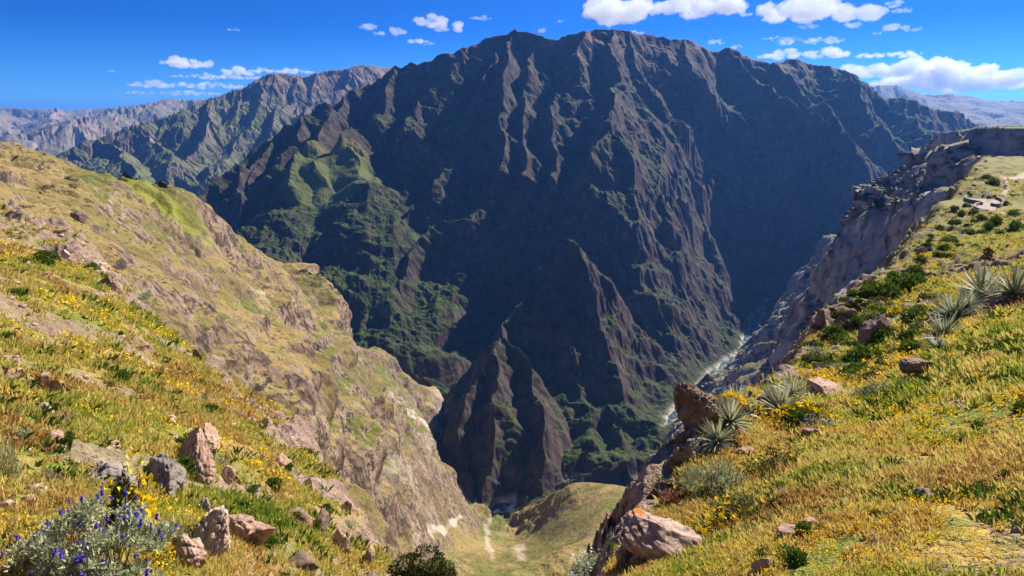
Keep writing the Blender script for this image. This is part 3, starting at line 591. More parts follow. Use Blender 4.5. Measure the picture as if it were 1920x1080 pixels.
def near_track(s, pts, wid):
    d = np.full(s.x.shape, 1e9); P = [at(*p) for p in pts]
    for a, b in zip(P[:-1], P[1:]): np.minimum(d, segd(s.x, s.y, a, b)[0], out=d)
    return sstep(wid, wid * 0.5, d)
path = np.maximum(near_track(s, [(1868, 402, 305), (1885, 408, 296), (1935, 416, 285)], 1.6), near_track(s, [(1881, 342, 425), (1905, 332, 440), (1950, 318, 480)], 3.6))
path = np.maximum(path, near_track(s, [(1881, 342, 425), (1887, 356, 390), (1880, 366, 365)], 1.5))
# level terrace for the lookout
dk = at(1846, 384, 333); dd = np.hypot(s.x - dk[0], s.y - dk[1]); wgt = sstep(26, 15, dd)
s.h = s.h * (1 - wgt) + dk[2] * wgt
s.build('slope_ground', M_near, {'rock': s.rock, 'bloom': (1 - s.rock) * 0.8, 'path': path, 'bushy': sstep(60, 160, s.Rr) * 0.9})
RIGHT = s; s.clear = (dd < 24) | (path > 0.2)
# ---------------------------------------- left
s = Sheet(-56, 8, int(1100 * q), geo(2.2, 190, int(1000 * q)))
ctrl = [(0, 1080, 6), (200, 1080, 5.6), (400, 1080, 6.0), (560, 1080, 8), (660, 1080, 10.5), (-400, 1080, 6), (-400, 800, 11), (-400, 600, 22), (-400, 420, 70), (300, 1400, 3), (900, 1250, 7), (900, 1600, 3.5), (-300, 1500, 3),
        (-200, 385, 110), (0, 402, 112), (120, 438, 88), (200, 520, 62), (280, 600, 46), (360, 675, 38), (450, 745, 32), (550, 803, 27), (590, 870, 21), (650, 950, 16), (700, 1010, 13),
        (0, 500, 46), (100, 560, 38), (0, 600, 27), (150, 680, 24), (0, 750, 14), (200, 800, 14.5), (340, 750, 23), (350, 850, 14.5), (450, 880, 15), (500, 950, 12), (100, 900, 9.2), (300, 950, 9), (400, 1000, 8), (550, 1000, 10.5), (250, 650, 33)]
brow = [(-900, 380, 130), (-200, 378, 125), (0, 396, 120), (120, 432, 92), (200, 513, 64), (280, 594, 47), (365, 668, 39), (455, 740, 33), (556, 800, 28), (598, 868, 22), (655, 945, 17), (705, 1008, 13.5), (740, 1090, 10.5), (900, 1240, 8), (980, 1500, 5)]
rf = lambda s, i, o: sstep(0.0, 0.02, o) + sstep(0.16, 0.0, i) * sstep(-0.15, 0.3, fbm(s.x, s.y, 7, 5, 0.55, 320, s.res)) + sstep(0.18, 0.42, fbm(s.x, s.y, 5, 5, 0.6, 322, s.res)) * 0.7 + sstep(R(-30), R(-16), s.A) * sstep(30, 18, s.Rr) * sstep(-0.2, 0.15, fbm(s.x, s.y, 2.5, 5, 0.6, 323, s.res)) * 0.8
finish_near(s, brow, [(0, 1.0), (0, -10), (-400, -10)], ctrl, 3e-4, 1.9, 330, 'x', rf)
s.build('slope_ground', M_near, {'rock': s.rock, 'bloom': (1 - s.rock), 'path': s.h * 0})
LEFT = s; s.clear = np.zeros(s.h.shape, bool)
# ================================================================== PLACING THINGS
rnd = random.Random(11); rn = np.random.RandomState(5)
NEAR = [RIGHT, LEFT, SLOPE]
def gz(x, y):
    return max([s.sample(x, y) for s in (RIGHT, LEFT) if s.az[0] < math.atan2(x, y) < s.az[-1] and math.hypot(x, y) < s.r[-1]] or [SLOPE.sample(x, y)])
def px2m(p, n):
    return n / FPX * math.sqrt(p[0] ** 2 + p[1] ** 2 + p[2] ** 2)
def np_mesh(name, co, faces, m, attrs=None, smooth=False, nv=3):
    me = bpy.data.meshes.new(name); co = np.asarray(co, np.float32); f = np.asarray(faces, np.int32)
    me.vertices.add(len(co)); me.vertices.foreach_set('co', co.ravel())
    me.loops.add(f.size); me.loops.foreach_set('vertex_index', f.ravel())
    me.polygons.add(len(f)); me.polygons.foreach_set('loop_start', np.arange(0, f.size, nv, dtype=np.int32))
    me.polygons.foreach_set('loop_total', np.full(len(f), nv, dtype=np.int32))
    me.update(calc_edges=True)
    if smooth: me.polygons.foreach_set('use_smooth', np.ones(len(f), dtype=bool))
    for k, v in (attrs or {}).items():
        a = me.attributes.new(k, 'FLOAT', 'POINT'); a.data.foreach_set('value', np.asarray(v, np.float32).ravel())
    me.materials.append(m); return me
def link(name, me, parent=None, loc=(0, 0, 0)):
    o = bpy.data.objects.new(name, me); C.objects.link(o); o.location = loc
    if parent is not None: o.parent = parent
    return o
def tag(o, label, cat, group=None):
    o['label'] = label; o['category'] = cat
    if group: o['group'] = group
    return o
def copy_thing(root, loc, rot, sc_, label, group=None):
    r = root.copy(); C.objects.link(r); r.location = loc; r.rotation_euler = rot; r.scale = sc_; r['label'] = label
    if group: r['group'] = group
    elif 'group' in r: del r['group']
    for ch in root.children:
        c = ch.copy(); C.objects.link(c); c.parent = r
        for g2 in ch.children:
            d = g2.copy(); C.objects.link(d); d.parent = c
    return r
_used = set()
def place(proto, p, rot, sc_, label, group=None):
    if proto.name not in _used:
        _used.add(proto.name); proto.location = p; proto.rotation_euler = rot; proto.scale = sc_; proto['label'] = label
        if group: proto['group'] = group
        return proto
    return copy_thing(proto, p, rot, sc_, label, group)

# ------------------------------------------------------------------ leaf and stone materials
def leafy(name, stops, trans=0.42, rough=0.75, scale=None):
    m = NT(name); tint = m.attr('tint')
    oi = m.n('ObjectInfo'); f = m.math('ADD', tint, m.math('MULTIPLY', m.math('SUBTRACT', oi.outputs['Random'], 0.5), 0.25))
    col = m.ramp(f, stops)
    m.set(m.b.inputs['Base Color'], col); m.b.inputs['Roughness'].default_value = rough
    tr = m.n('BsdfTranslucent'); m.set(tr.inputs[0], col); mx = m.n('MixShader'); mx.inputs[0].default_value = trans
    m.t.links.new(m.b.outputs[0], mx.inputs[1]); m.t.links.new(tr.outputs[0], mx.inputs[2]); m.t.links.new(mx.outputs[0], m.out.inputs[0])
    return m.m
M_grass = leafy('grass_blades', [(0.0, (0.36, 0.20, 0.05)), (0.25, (0.64, 0.46, 0.15)), (0.5, (0.56, 0.48, 0.11)), (0.75, (0.34, 0.37, 0.05)), (1.0, (0.13, 0.21, 0.015))])
M_yellow = leafy('yellow_petals', [(0, (0.75, 0.42, 0.005)), (0.5, (0.85, 0.58, 0.01)), (1, (0.9, 0.68, 0.02))], 0.3)
M_green = leafy('shrub_leaves', [(0, (0.03, 0.06, 0.008)), (0.5, (0.075, 0.13, 0.012)), (1, (0.16, 0.23, 0.02))], 0.3)
M_olive = leafy('olive_leaves', [(0, (0.05, 0.06, 0.018)), (0.5, (0.12, 0.13, 0.035)), (1, (0.22, 0.21, 0.06))], 0.3)
M_grey = leafy('silver_leaves', [(0, (0.16, 0.17, 0.08)), (0.5, (0.36, 0.38, 0.20)), (1, (0.56, 0.57, 0.36))], 0.3)
M_dry = leafy('dry_leaves', [(0, (0.10, 0.07, 0.045)), (0.5, (0.26, 0.20, 0.13)), (1, (0.42, 0.34, 0.24))], 0.25)
M_blue = leafy('blue_petals', [(0, (0.05, 0.04, 0.35)), (0.5, (0.12, 0.09, 0.50)), (1, (0.28, 0.22, 0.66))], 0.25)
M_white = leafy('white_petals', [(0, (0.6, 0.6, 0.5)), (1, (0.85, 0.85, 0.8))], 0.25)
M_puya = leafy('bromeliad_leaves', [(0, (0.16, 0.17, 0.08)), (0.5, (0.38, 0.40, 0.22)), (1, (0.68, 0.66, 0.46))], 0.2, 0.55)
M_dead = leafy('withered_leaves', [(0, (0.10, 0.065, 0.04)), (0.5, (0.34, 0.25, 0.17)), (1, (0.55, 0.46, 0.35))], 0.1, 0.8)
M_stem = NT('bark_stems'); M_stem = M_stem.done(M_stem.mix(M_stem.noise(M_stem.pos(), 9, 4), (0.07, 0.045, 0.03), (0.16, 0.11, 0.075)))
def stone_mat(name, c1, c2, dark=(0.10, 0.07, 0.055), lichen=None, sc_=1.0):
    m = NT(name); tc = m.n('TexCoord').outputs['Object']; p = m.pos()
    n1 = m.noise(p, 1.6 * sc_, 6, 0.65); n2 = m.noise(p, 9 * sc_, 6, 0.7); n3 = m.noise(p, 40 * sc_, 4, 0.6)
    col = m.mix(m.step(n1, 0.35, 0.65), c1, c2); col = m.mix(m.step(n2, 0.5, 0.33), col, dark)
    col = m.mix(m.math('MULTIPLY', m.step(n2, 0.58, 0.7), 0.3), col, (0.55, 0.5, 0.44))
    col = m.mix(m.math('MULTIPLY', m.step(n3, 0.55, 0.75), 0.3), col, tuple(c * 0.5 for c in c1))
    if lichen:
        l = m.math('MULTIPLY', m.step(m.noise(p, 3.2 * sc_, 5, 0.6), 0.62, 0.66), m.step(n2, 0.40, 0.5)); col = m.mix(l, col, lichen)
    b = m.bump(m.noise(m.vmul(p, (1, 1, 2.2)), 4 * sc_, 8, 0.7), 0.09 / sc_, 1.0); b = m.bump(n3, 0.008 / sc_, 0.8, b)
    return m.done(col, b)
M_st_pink = stone_mat('pink_stone', (0.42, 0.255, 0.175), (0.56, 0.38, 0.28))
M_st_lich = stone_mat('lichen_stone', (0.46, 0.27, 0.20), (0.56, 0.40, 0.32), lichen=(0.72, 0.20, 0.02))
M_st_dark = stone_mat('dark_stone', (0.13, 0.09, 0.07), (0.24, 0.17, 0.13))
M_st_brown = stone_mat('brown_stone', (0.22, 0.145, 0.10), (0.38, 0.27, 0.20), lichen=(0.55, 0.38, 0.05))
M_st_grey = stone_mat('grey_stone', (0.24, 0.19, 0.16), (0.38, 0.33, 0.28), lichen=(0.10, 0.10, 0.08))
M_st_pale = stone_mat('pale_stone', (0.52, 0.37, 0.26), (0.64, 0.48, 0.36))

# ------------------------------------------------------------------ shapes
import bmesh
def noise3(co, L, s):
    return (perlin(co[:, 0] / L + co[:, 2] * 0.31 / L, co[:, 1] / L - co[:, 2] * 0.73 / L, s) + perlin(co[:, 2] / L + 5.2, (co[:, 0] - co[:, 1]) / L * 0.8, s + 1)) * 0.7
def stone_co(seed, sub, cuts, size, rough=0.06, layers=0.0, hold=0.62):
    bm = bmesh.new(); bmesh.ops.create_icosphere(bm, subdivisions=sub, radius=1.0)
    co = np.array([v.co[:] for v in bm.verts]); f = np.array([[v.index for v in p.verts] for p in bm.faces]); bm.free()
    r = np.random.RandomState(seed)
    for k in range(cuts):
        n = r.normal(size=3); n /= np.linalg.norm(n); d = hold + r.rand() * 0.25
        t = co @ n - d; co = co - np.outer(np.clip(t, 0, None) * 0.97, n)
    n0 = co / (np.linalg.norm(co, axis=1)[:, None] + 1e-6)
    off = r.rand(3) * 50
    for i, L in enumerate((0.6, 0.28, 0.13, 0.06)):
        co = co + n0 * (noise3(co + off, L, seed + i) * rough * (0.62 ** i))[:, None]
    if layers:   # bedding: hard and soft beds
        z = co[:, 2] + 0.25 * co[:, 0]; st = np.abs(((z * 5 + noise3(co + off, 0.8, seed) * 0.8) % 1) - 0.5) * 2
        co[:, :2] *= (1 - layers * (1 - sstep(0.15, 0.4, st)))[:, None]
    return co * np.array(size), f
def stone(name, m, seed, sub, cuts, size, **kw):
    co, f = stone_co(seed, sub, cuts, size, **kw)
    return link(name, np_mesh(name, co, f, m, smooth=(sub < 3)))
def leaves_cloud(n, radii, leaf, seed, lumps=9, shell=0.5, up=0.2, narrow=0.45):
    "n leaf quads spread through a lumpy crown volume sitting on z = 0"
    r = np.random.RandomState(seed); rx, ry, rz = radii
    lc = r.normal(size=(lumps, 3)); lc /= np.linalg.norm(lc, axis=1)[:, None]; lc[:, 2] = np.abs(lc[:, 2]) * 0.9 - 0.05; lc *= 0.55 + 0.2 * r.rand(lumps, 1)
    lr = 0.30 + 0.25 * r.rand(lumps)
    k = r.randint(0, lumps, n); d = r.normal(size=(n, 3)); d /= np.linalg.norm(d, axis=1)[:, None]
    rad = (shell + (1 - shell) * r.rand(n)) ** 0.7
    p = lc[k] + d * (lr[k] * rad)[:, None]; p[:, 2] = np.maximum(p[:, 2], -0.02 + 0.1 * r.rand(n))
    p = p * np.array([rx, ry, rz])
    ax = d + r.normal(size=(n, 3)) * 0.6; ax[:, 2] += up; ax /= np.linalg.norm(ax, axis=1)[:, None]
    sd_ = np.cross(ax, r.normal(size=(n, 3))); sd_ /= np.linalg.norm(sd_, axis=1)[:, None] + 1e-6
    L = leaf * (0.6 + 0.8 * r.rand(n))[:, None]
    v = np.stack([p - sd_ * L * narrow, p + ax * L * 1.1 - sd_ * L * narrow * 0.15, p + ax * L * 1.1 + sd_ * L * narrow * 0.15, p + sd_ * L * narrow], 1).reshape(-1, 3)
    f = np.arange(n * 4).reshape(n, 4)
    lumpt = r.rand(lumps); t = np.clip(0.15 + 0.5 * lumpt[k] + 0.45 * (r.rand(n) - 0.3), 0, 1)
    return v, f, np.repeat(t, 4)
def sticks(n, radii, rad, seed, base=0.06):
    "thin branching stems fanning out of the ground"
    r = np.random.RandomState(seed); V = []; F = []
    for i in range(n):
        a = r.rand() * 6.283; t = np.array([math.cos(a) * radii[0] * (0.2 + 0.6 * r.rand()), math.sin(a) * radii[1] * (0.2 + 0.6 * r.rand()), radii[2] * (0.5 + 0.5 * r.rand())])
        b = np.array([math.cos(a) * base, math.sin(a) * base, -0.15 * radii[2]]); m_ = (b + t) / 2 + r.normal(size=3) * 0.08 * radii[2]; m_[2] -= 0.05 * radii[2]
        for p0, p1, r0, r1 in ((b, m_, rad, rad * 0.7), (m_, t, rad * 0.7, rad * 0.25)):
            dz = p1 - p0; dz /= np.linalg.norm(dz) + 1e-9; u = np.cross(dz, [0.3, 0.9, 0.1]); u /= np.linalg.norm(u); w_ = np.cross(dz, u); s0 = len(V)
            for q_ in range(4):
                c, s_ = math.cos(q_ * 1.5708), math.sin(q_ * 1.5708); V.append(p0 + (u * c + w_ * s_) * r0)
            for q_ in range(4):
                c, s_ = math.cos(q_ * 1.5708), math.sin(q_ * 1.5708); V.append(p1 + (u * c + w_ * s_) * r1)
            F += [(s0 + q_, s0 + (q_ + 1) % 4, s0 + 4 + (q_ + 1) % 4, s0 + 4 + q_) for q_ in range(4)]
    return np.array(V), np.array(F)
def shrub_proto(name, cat, m, seed, n=800, radii=(0.5, 0.5, 0.45), leaf=0.07, bloom=None, nb=0, flower_name='blossoms', bsize=0.5, up=0.2, narrow=0.45, shell=0.5, stems=9):
    root = link(name, None); tag(root, '', cat)
    v, f, t = leaves_cloud(n, radii, leaf, seed, shell=shell, up=up, narrow=narrow); link('foliage', np_mesh('foliage', v, f, m, {'tint': t}, nv=4), root)
    v, f = sticks(stems, radii, 0.018 * max(radii), seed); link('stems', np_mesh('stems', v, f, M_stem, nv=4), root)
    if bloom is not None:
        v, f, t = leaves_cloud(nb, [a * 1.08 for a in radii], leaf * bsize, seed + 3, lumps=6, shell=0.85, narrow=0.9); link(flower_name, np_mesh(flower_name, v, f, bloom, {'tint': t}, nv=4), root)
    return root
def spikes(n, L, wd, seed, droop=0.25, polar=(5, 85), dead=False):
    "rosette of long pointed strap leaves"
    r = np.random.RandomState(seed); V = []; F = []; T = []
    for i in range(n):
        a = r.rand() * 6.283; th = math.radians(polar[0] + (polar[1] - polar[0]) * (r.rand() ** 0.8)); l = L * (0.7 + 0.4 * r.rand()); w_ = wd * (0.7 + 0.5 * r.rand())
        o = np.array([math.cos(a), math.sin(a), 0]); sdv = np.array([-math.sin(a), math.cos(a), 0]); s0 = len(V); tt = r.rand()
        K = 4; p = o * 0.04 * L + np.array([0, 0, 0.02])
        for k in range(K + 1):
            u = k / K; wk = w_ * (1 - u ** 1.6) * (0.7 + 0.6 * min(1, u * 4))
            V += [p - sdv * wk / 2, p + np.array([0, 0, -wk * 0.25]), p + sdv * wk / 2]; T += [np.clip(tt * 0.8 + 0.2 * u, 0, 1)] * 3
            th2 = th + droop * u * (0.5 + r.rand() * 0.4); p = p + (o * math.sin(th2) + np.array([0, 0, math.cos(th2)])) * l / K
        for k in range(K):
            b = s0 + 3 * k; F += [(b, b + 1, b + 4, b + 3), (b + 1, b + 2, b + 5, b + 4)]
    return np.array(V), np.array(F), np.array(T)
def puya_proto(seed, L=0.55, n=70, dead=45):
    root = link('bromeliad', None); tag(root, '', 'bromeliad')
    v, f, t = spikes(n, L, 0.045 * L / 0.55, seed, 0.2, (4, 82)); link('rosette', np_mesh('rosette', v, f, M_puya, {'tint': t}, nv=4), root)
    v, f, t = spikes(dead, L * 0.8, 0.04 * L / 0.55, seed + 1, 0.5, (80, 140)); link('withered_skirt', np_mesh('withered_skirt', v, f, M_dead, {'tint': t}, nv=4), root)
    bm = bmesh.new(); bmesh.ops.create_cone(bm, cap_ends=True, segments=10, radius1=0.16 * L, radius2=0.1 * L, depth=0.55 * L)
    for v in bm.verts: v.co.z -= 0.25 * L
    me = bpy.data.meshes.new('stem'); bm.to_mesh(me); bm.free(); me.materials.append(M_stem); link('stem', me, root)
    return root
def stalk(name, p, h, label, lean=(0, 0)):
    root = link(name, None, loc=p); tag(root, label, 'dead flower stalk')
    V = []; F = []; K = 6
    for k in range(K + 1):
        u = k / K; c = np.array([lean[0] * u * h + 0.02 * h * math.sin(u * 5), lean[1] * u * h, u * h * 1.0 - 0.15 * h]); r_ = 0.010 * h * (1.3 - 0.6 * u)
        V += [c + np.array([math.cos(q_ * 1.257) * r_, math.sin(q_ * 1.257) * r_, 0]) for q_ in range(5)]
    for k in range(K):
        F += [(k * 5 + q_, k * 5 + (q_ + 1) % 5, k * 5 + 5 + (q_ + 1) % 5, k * 5 + 5 + q_) for q_ in range(5)]
    link('stalk', np_mesh('stalk', V, F, M_stem, nv=4), root)
    v, f, t = leaves_cloud(90, (0.07 * h, 0.07 * h, 0.22 * h), 0.035 * h, 5 + int(h * 100), lumps=5, narrow=0.8)
    v = v + np.array([lean[0] * h * 0.85, lean[1] * h * 0.85, 0.68 * h]); link('seed_head', np_mesh('seed_head', v, f, M_stem, {'tint': t * 0.3}, nv=4), root)
    return root

# ================================================================== GRASS AND FLOWERS THAT NOBODY COULD COUNT
def scatter(s, n, r0, r1, pw, keep):
    "random ground points: density falls with distance so that the picture is covered evenly"
    u = rn.rand(n); a = s.az[0] + (s.az[-1] - s.az[0]) * rn.rand(n)
    r = (r0 ** pw + (r1 ** pw - r0 ** pw) * u) ** (1 / pw)
    i = np.clip(np.searchsorted(s.r, r) - 1, 0, len(s.r) - 2); j = np.clip(np.searchsorted(s.az, a) - 1, 0, len(s.az) - 2)
    x, y = r * np.sin(a), r * np.cos(a)
    u1 = (r - s.r[i]) / (s.r[i + 1] - s.r[i]); v1 = (a - s.az[j]) / (s.az[j + 1] - s.az[j])
    z = (s.h[i, j] * (1 - u1) + s.h[i + 1, j] * u1) * (1 - v1) + (s.h[i, j + 1] * (1 - u1) + s.h[i + 1, j + 1] * u1) * v1
    e = z / r; fx = x / (y * CP - z * SP + 1e-9) * FPX + 960      # roughly inside the frame (with a margin)
    k = keep(i, j, x, y, r) & ~s.clear[i, j] & (fx > -250) & (fx < 2170) & (s.od[i, j] < 0.03 * r)
    return x[k], y[k], z[k], r[k], s.rock[i, j][k]
def blades(name, label, x, y, z, size, nb, tint, m, wd=0.10, spread=0.5, lean=0.6):
    n = len(x); k = np.repeat(np.arange(n), nb); N = len(k)
    a = rn.rand(N) * 6.283; sp = size[k] * spread * rn.rand(N)
    bx, by = x[k] + np.cos(a) * sp, y[k] + np.sin(a) * sp; bz = z[k] - 0.05 * size[k]
    L = size[k] * (0.55 + 0.7 * rn.rand(N)); ln = lean * rn.rand(N) + 0.1; b2 = a + rn.normal(size=N) * 0.5
    dx, dy = np.cos(b2) * ln, np.sin(b2) * ln; w_ = size[k] * wd * (0.6 + 0.8 * rn.rand(N)); c = rn.rand(N) * 6.283; sx, sy = np.cos(c) * w_, np.sin(c) * w_
    P = np.empty((N, 4, 3), np.float32)
    P[:, 0] = np.stack([bx - sx, by - sy, bz], 1); P[:, 1] = np.stack([bx + sx, by + sy, bz], 1)
    P[:, 2] = np.stack([bx + dx * L * 0.45 + sx * 0.7, by + dy * L * 0.45 + sy * 0.7, bz + L * 0.6], 1)
    P[:, 3] = np.stack([bx + dx * L * 1.1, by + dy * L * 1.1, bz + L * (1.05 - 0.3 * ln)], 1)
    b = np.arange(N) * 4; F = np.empty((2 * N, 3), np.int32); F[0::2] = np.stack([b, b + 1, b + 2], 1); F[1::2] = np.stack([b, b + 2, b + 3], 1)
    t = np.repeat(np.clip(tint[k] + 0.16 * rn.normal(size=N), 0, 1), 4)
    o = link(name, np_mesh(name, P.reshape(-1, 3), F, m, {'tint': t})); o['kind'] = 'stuff'; o['label'] = label; return o
def petals(name, label, x, y, z, size, npet, spread, rise, m):
    n = len(x); k = np.repeat(np.arange(n), npet); N = len(k)
    g = rn.normal(size=(N, 3)) * spread; p = np.stack([x[k] + g[:, 0] * size[k], y[k] + g[:, 1] * size[k], z[k] + rise * size[k] * (0.5 + rn.rand(N))], 1)
    u = rn.normal(size=(N, 3)); u /= np.linalg.norm(u, axis=1)[:, None]; v = np.cross(u, rn.normal(size=(N, 3))); v /= np.linalg.norm(v, axis=1)[:, None]
    sz = (size[k] * 0.22 * (0.5 + rn.rand(N)))[:, None]
    P = np.stack([p - u * sz, p - v * sz, p + u * sz, p + v * sz], 1).reshape(-1, 3)
    o = link(name, np_mesh(name, P, np.arange(N * 4).reshape(N, 4), m, {'tint': np.repeat(rn.rand(N), 4)}, nv=4)); o['kind'] = 'stuff'; o['label'] = label; return o
def turf(s, n, r1, side, r0=3.2):
    keep = lambda i, j, x, y, r: (s.rock[i, j] + 0.4 * fbm(x, y, 1.5, 3, 0.6, 410) < 0.35 + 0.4 * rn.rand(len(x))) & (fbm(x, y, 3.0, 4, 0.6, 411) + 0.5 * rn.rand(len(x)) > -0.10)
    x, y, z, r, rk = scatter(s, n, r0, r1, 0.35, keep)
    size = np.maximum(0.04, np.where(r < 14, 0.0105 * r, 0.147 * (r / 14) ** 0.5)) * (0.6 + 0.8 * rn.rand(len(x)))
    t = (0.40 if side == 'left' else 0.51) + 0.38 * fbm(x, y, 9, 3, 0.6, 421) + 0.40 * fbm(x, y, 1.3, 3, 0.6, 422) - 0.25 * sstep(0.1, 0.5, fbm(x, y, 14, 3, 0.5, 423))
    if side == 'right': t = t - 0.35 * sstep(0.1, 0.0, np.abs(np.arctan2(x, y) - R(20)) - R(4)) * sstep(6, 8, r) * sstep(15, 12, r)
    blades('grass', 'yellow green tufts of mountain grass covering the %s slope' % side, x, y, z, size, 9, t, M_grass)
    if side.startswith('nearest'): return
    kf = lambda i, j, x, y, r: (s.rock[i, j] < 0.5) & (fbm(x, y, 4.5, 4, 0.6, 431) + 0.6 * fbm(x, y, 1.1, 3, 0.6, 433) > 0.42)
    x, y, z, r, rk = scatter(s, int(n * 0.4), r0, r1, 0.35, kf)
    size = np.maximum(0.02, np.where(r < 30, 0.0055 * r, 0.165 * (r / 30) ** 0.3)) * (0.6 + 0.8 * rn.rand(len(x)))
    petals('wildflowers', 'tiny yellow wildflowers speckling the %s slope' % side, x, y, z, size, 6, 0.55, 1.6, M_yellow)
    kg = lambda i, j, x, y, r: (s.rock[i, j] < 0.6) & (fbm(x, y, 2.5, 4, 0.6, 441) > 0.22)
    x, y, z, r, rk = scatter(s, int(n * (0.12 if side == 'left' else 0.22)), r0, r1, 0.35, kg)
    size = np.maximum(0.05, np.where(r < 14, 0.0105 * r, 0.147 * (r / 14) ** 0.5)) * (0.7 + 0.6 * rn.rand(len(x)))
    blades('herbs', 'low green herbs among the grass of the %s slope' % side, x, y, z, size, 10, np.full(len(x), 0.4), M_green, 0.2, 0.9, 1.2)
turf(RIGHT, int(130000 * GQ), 100, 'right'); turf(RIGHT, int(90000 * GQ), 430, 'far right', 100); turf(LEFT, int(110000 * GQ), 130, 'left')
turf(RIGHT, int(34000 * GQ), 10, 'nearest right')
# loose stones
def rubble(s, n, r1, side):
    protos = [stone_co(500 + k, 1, 7, (1, 1, 0.7), rough=0.1) for k in range(4)]
    x, y, z, r, rk = scatter(s, n, 3.5, r1, 0.4, lambda i, j, x, y, r: (s.rock[i, j] * 0.5 + fbm(x, y, 5, 4, 0.6, 451) > 0.1))
    size = np.maximum(0.02, 0.0042 * r) * (0.4 + 1.2 * rn.rand(len(x)) ** 2); V = []; F = []; off = 0
    for k in range(len(x)):
        c, f = protos[k & 3]; a = rn.rand() * 6.283; ca, sa = math.cos(a), math.sin(a)
        V.append(np.stack([(c[:, 0] * ca - c[:, 1] * sa) * size[k] + x[k], (c[:, 0] * sa + c[:, 1] * ca) * size[k] + y[k], c[:, 2] * size[k] + z[k]], 1)); F.append(f + off); off += len(c)
    o = link('rubble', np_mesh('rubble', np.concatenate(V), np.concatenate(F), M_st_pink)); o['kind'] = 'stuff'; o['label'] = 'small pinkish stones lying loose in the grass of the %s slope' % side
rubble(RIGHT, int(2600 * GQ), 90, 'right'); rubble(LEFT, int(5200 * GQ), 110, 'left')
# ================================================================== SHRUBS, ROSETTES AND BOULDERS
Pg = [shrub_proto('shrub', 'shrub', M_green, 20 + k, 900, (0.5, 0.46, 0.5), 0.075) for k in range(3)]
Po = [shrub_proto('shrub', 'shrub', M_olive, 30 + k, 800, (0.5, 0.5, 0.42), 0.07) for k in range(2)]
Ps = [shrub_proto('silver_shrub', 'shrub', M_grey, 40 + k, 700, (0.5, 0.5, 0.42), 0.085, narrow=0.25) for k in range(2)]
Pd = [shrub_proto('dark_shrub', 'shrub', M_dry, 50 + k, 700, (0.5, 0.5, 0.42), 0.075, narrow=0.25) for k in range(1)]
Py = [shrub_proto('flowering_shrub', 'shrub', M_olive, 60 + k, 800, (0.5, 0.5, 0.45), 0.06, M_yellow, 350, bsize=0.7) for k in range(2)]
def shrub(px, py, w_, protos, label, group=None, hgt=1.0, sheets=None):
    p = hit(px, py, sheets or NEAR)
    if p is None: return None
    s_ = px2m(p, w_) * 1.7; pr = protos[rnd.randrange(len(protos))]
    return place(pr, (p[0], p[1], p[2] - 0.02 * s_), (0, 0, rnd.random() * 6.28), (s_, s_, s_ * hgt), label, group)
# single shrubs on the left slope
for px, py, w_, lab in [(232, 716, 20, 'small dark green shrub alone in the middle of the left slope'), (78, 496, 24, 'dark green shrub above the yellow flowers near the left edge'), (92, 490, 20, 'bright green shrub pressed against its dark neighbour on the left slope'),
        (28, 555, 16, 'small round green shrub at the left edge of the slope'), (16, 636, 16, 'low green shrub by the left edge below a yellow patch'), (355, 890, 36, 'tall green shrub leaning on the upright pink outcrop'), (348, 832, 22, 'pale green shrub on top of the upright pink outcrop'),
        (447, 956, 22, 'round bright green shrub above the cracked slab'), (470, 922, 16, 'small green shrub between the cracked slab and the gully rocks'), (510, 915, 20, 'broad yellow green shrub among the gully rocks'), (395, 770, 16, 'green shrub under the dark spiky rosette'),
        (98, 770, 16, 'small green shrub above the pink boulders'), (124, 825, 16, 'dark shrub wedged beside the split boulder'), (170, 505, 14, 'dark shrub beside a pale block on the left slope'), (500, 1025, 22, 'olive shrub below the gully rocks'), (540, 880, 14, 'small shrub at the brink of the left slope'),
        (575, 850, 14, 'shrub on the rocky brink above the landslide'), (375, 725, 14, 'tiny shrub near the spiky rosette'), (610, 960, 16, 'dark shrub on the lower rocky brink')]:
    shrub(px, py, w_, Pg, lab)
for px, py, w_, lab in [(36, 820, 18, 'pale silvery cushion plant near the left edge'), (380, 843, 14, 'silvery cushion plant beside the upright pink outcrop'), (500, 1010, 26, 'silver green bush low in the gully'), (270, 560, 16, 'silvery shrub by the broken blocks'), (655, 985, 14, 'silver shrub on the rocky brink near the bottom')]:
    shrub(px, py, w_, Ps, lab)
for px, py, w_, lab in [(412, 870, 22, 'dry grey bush hugging a rounded rock'), (115, 790, 24, 'wispy dry bush over the pink boulders'), (85, 905, 22, 'dry brown bush left of the lupines')]:
    shrub(px, py, w_, Pd, lab)
# right slope singles
for px, py, w_, lab in [(1617, 885, 17, 'small dark green tuft shrub in the open right slope'), (1830, 720, 13, 'little green shrub high on the right slope'), (1835, 803, 14, 'small green shrub beside a dry patch on the right slope'), (1913, 770, 18, 'green shrub at the right edge of the slope'), (1916, 672, 22, 'rounded green shrub touching the right edge'),
        (1450, 948, 14, 'small green shrub under the dark tufted rosette'), (1485, 1060, 34, 'spreading green shrub at the bottom of the right slope'), (1510, 1005, 24, 'green shrub beside the lumpy outcrop'), (1430, 1045, 20, 'shrub in front of a grey boulder'), (1645, 975, 20, 'bright green low shrub mid right slope'), (1760, 940, 14, 'faded shrub in the dry grass'), (1880, 895, 14, 'small shrub low by the right edge')]:
    shrub(px, py, w_, Pg, lab)
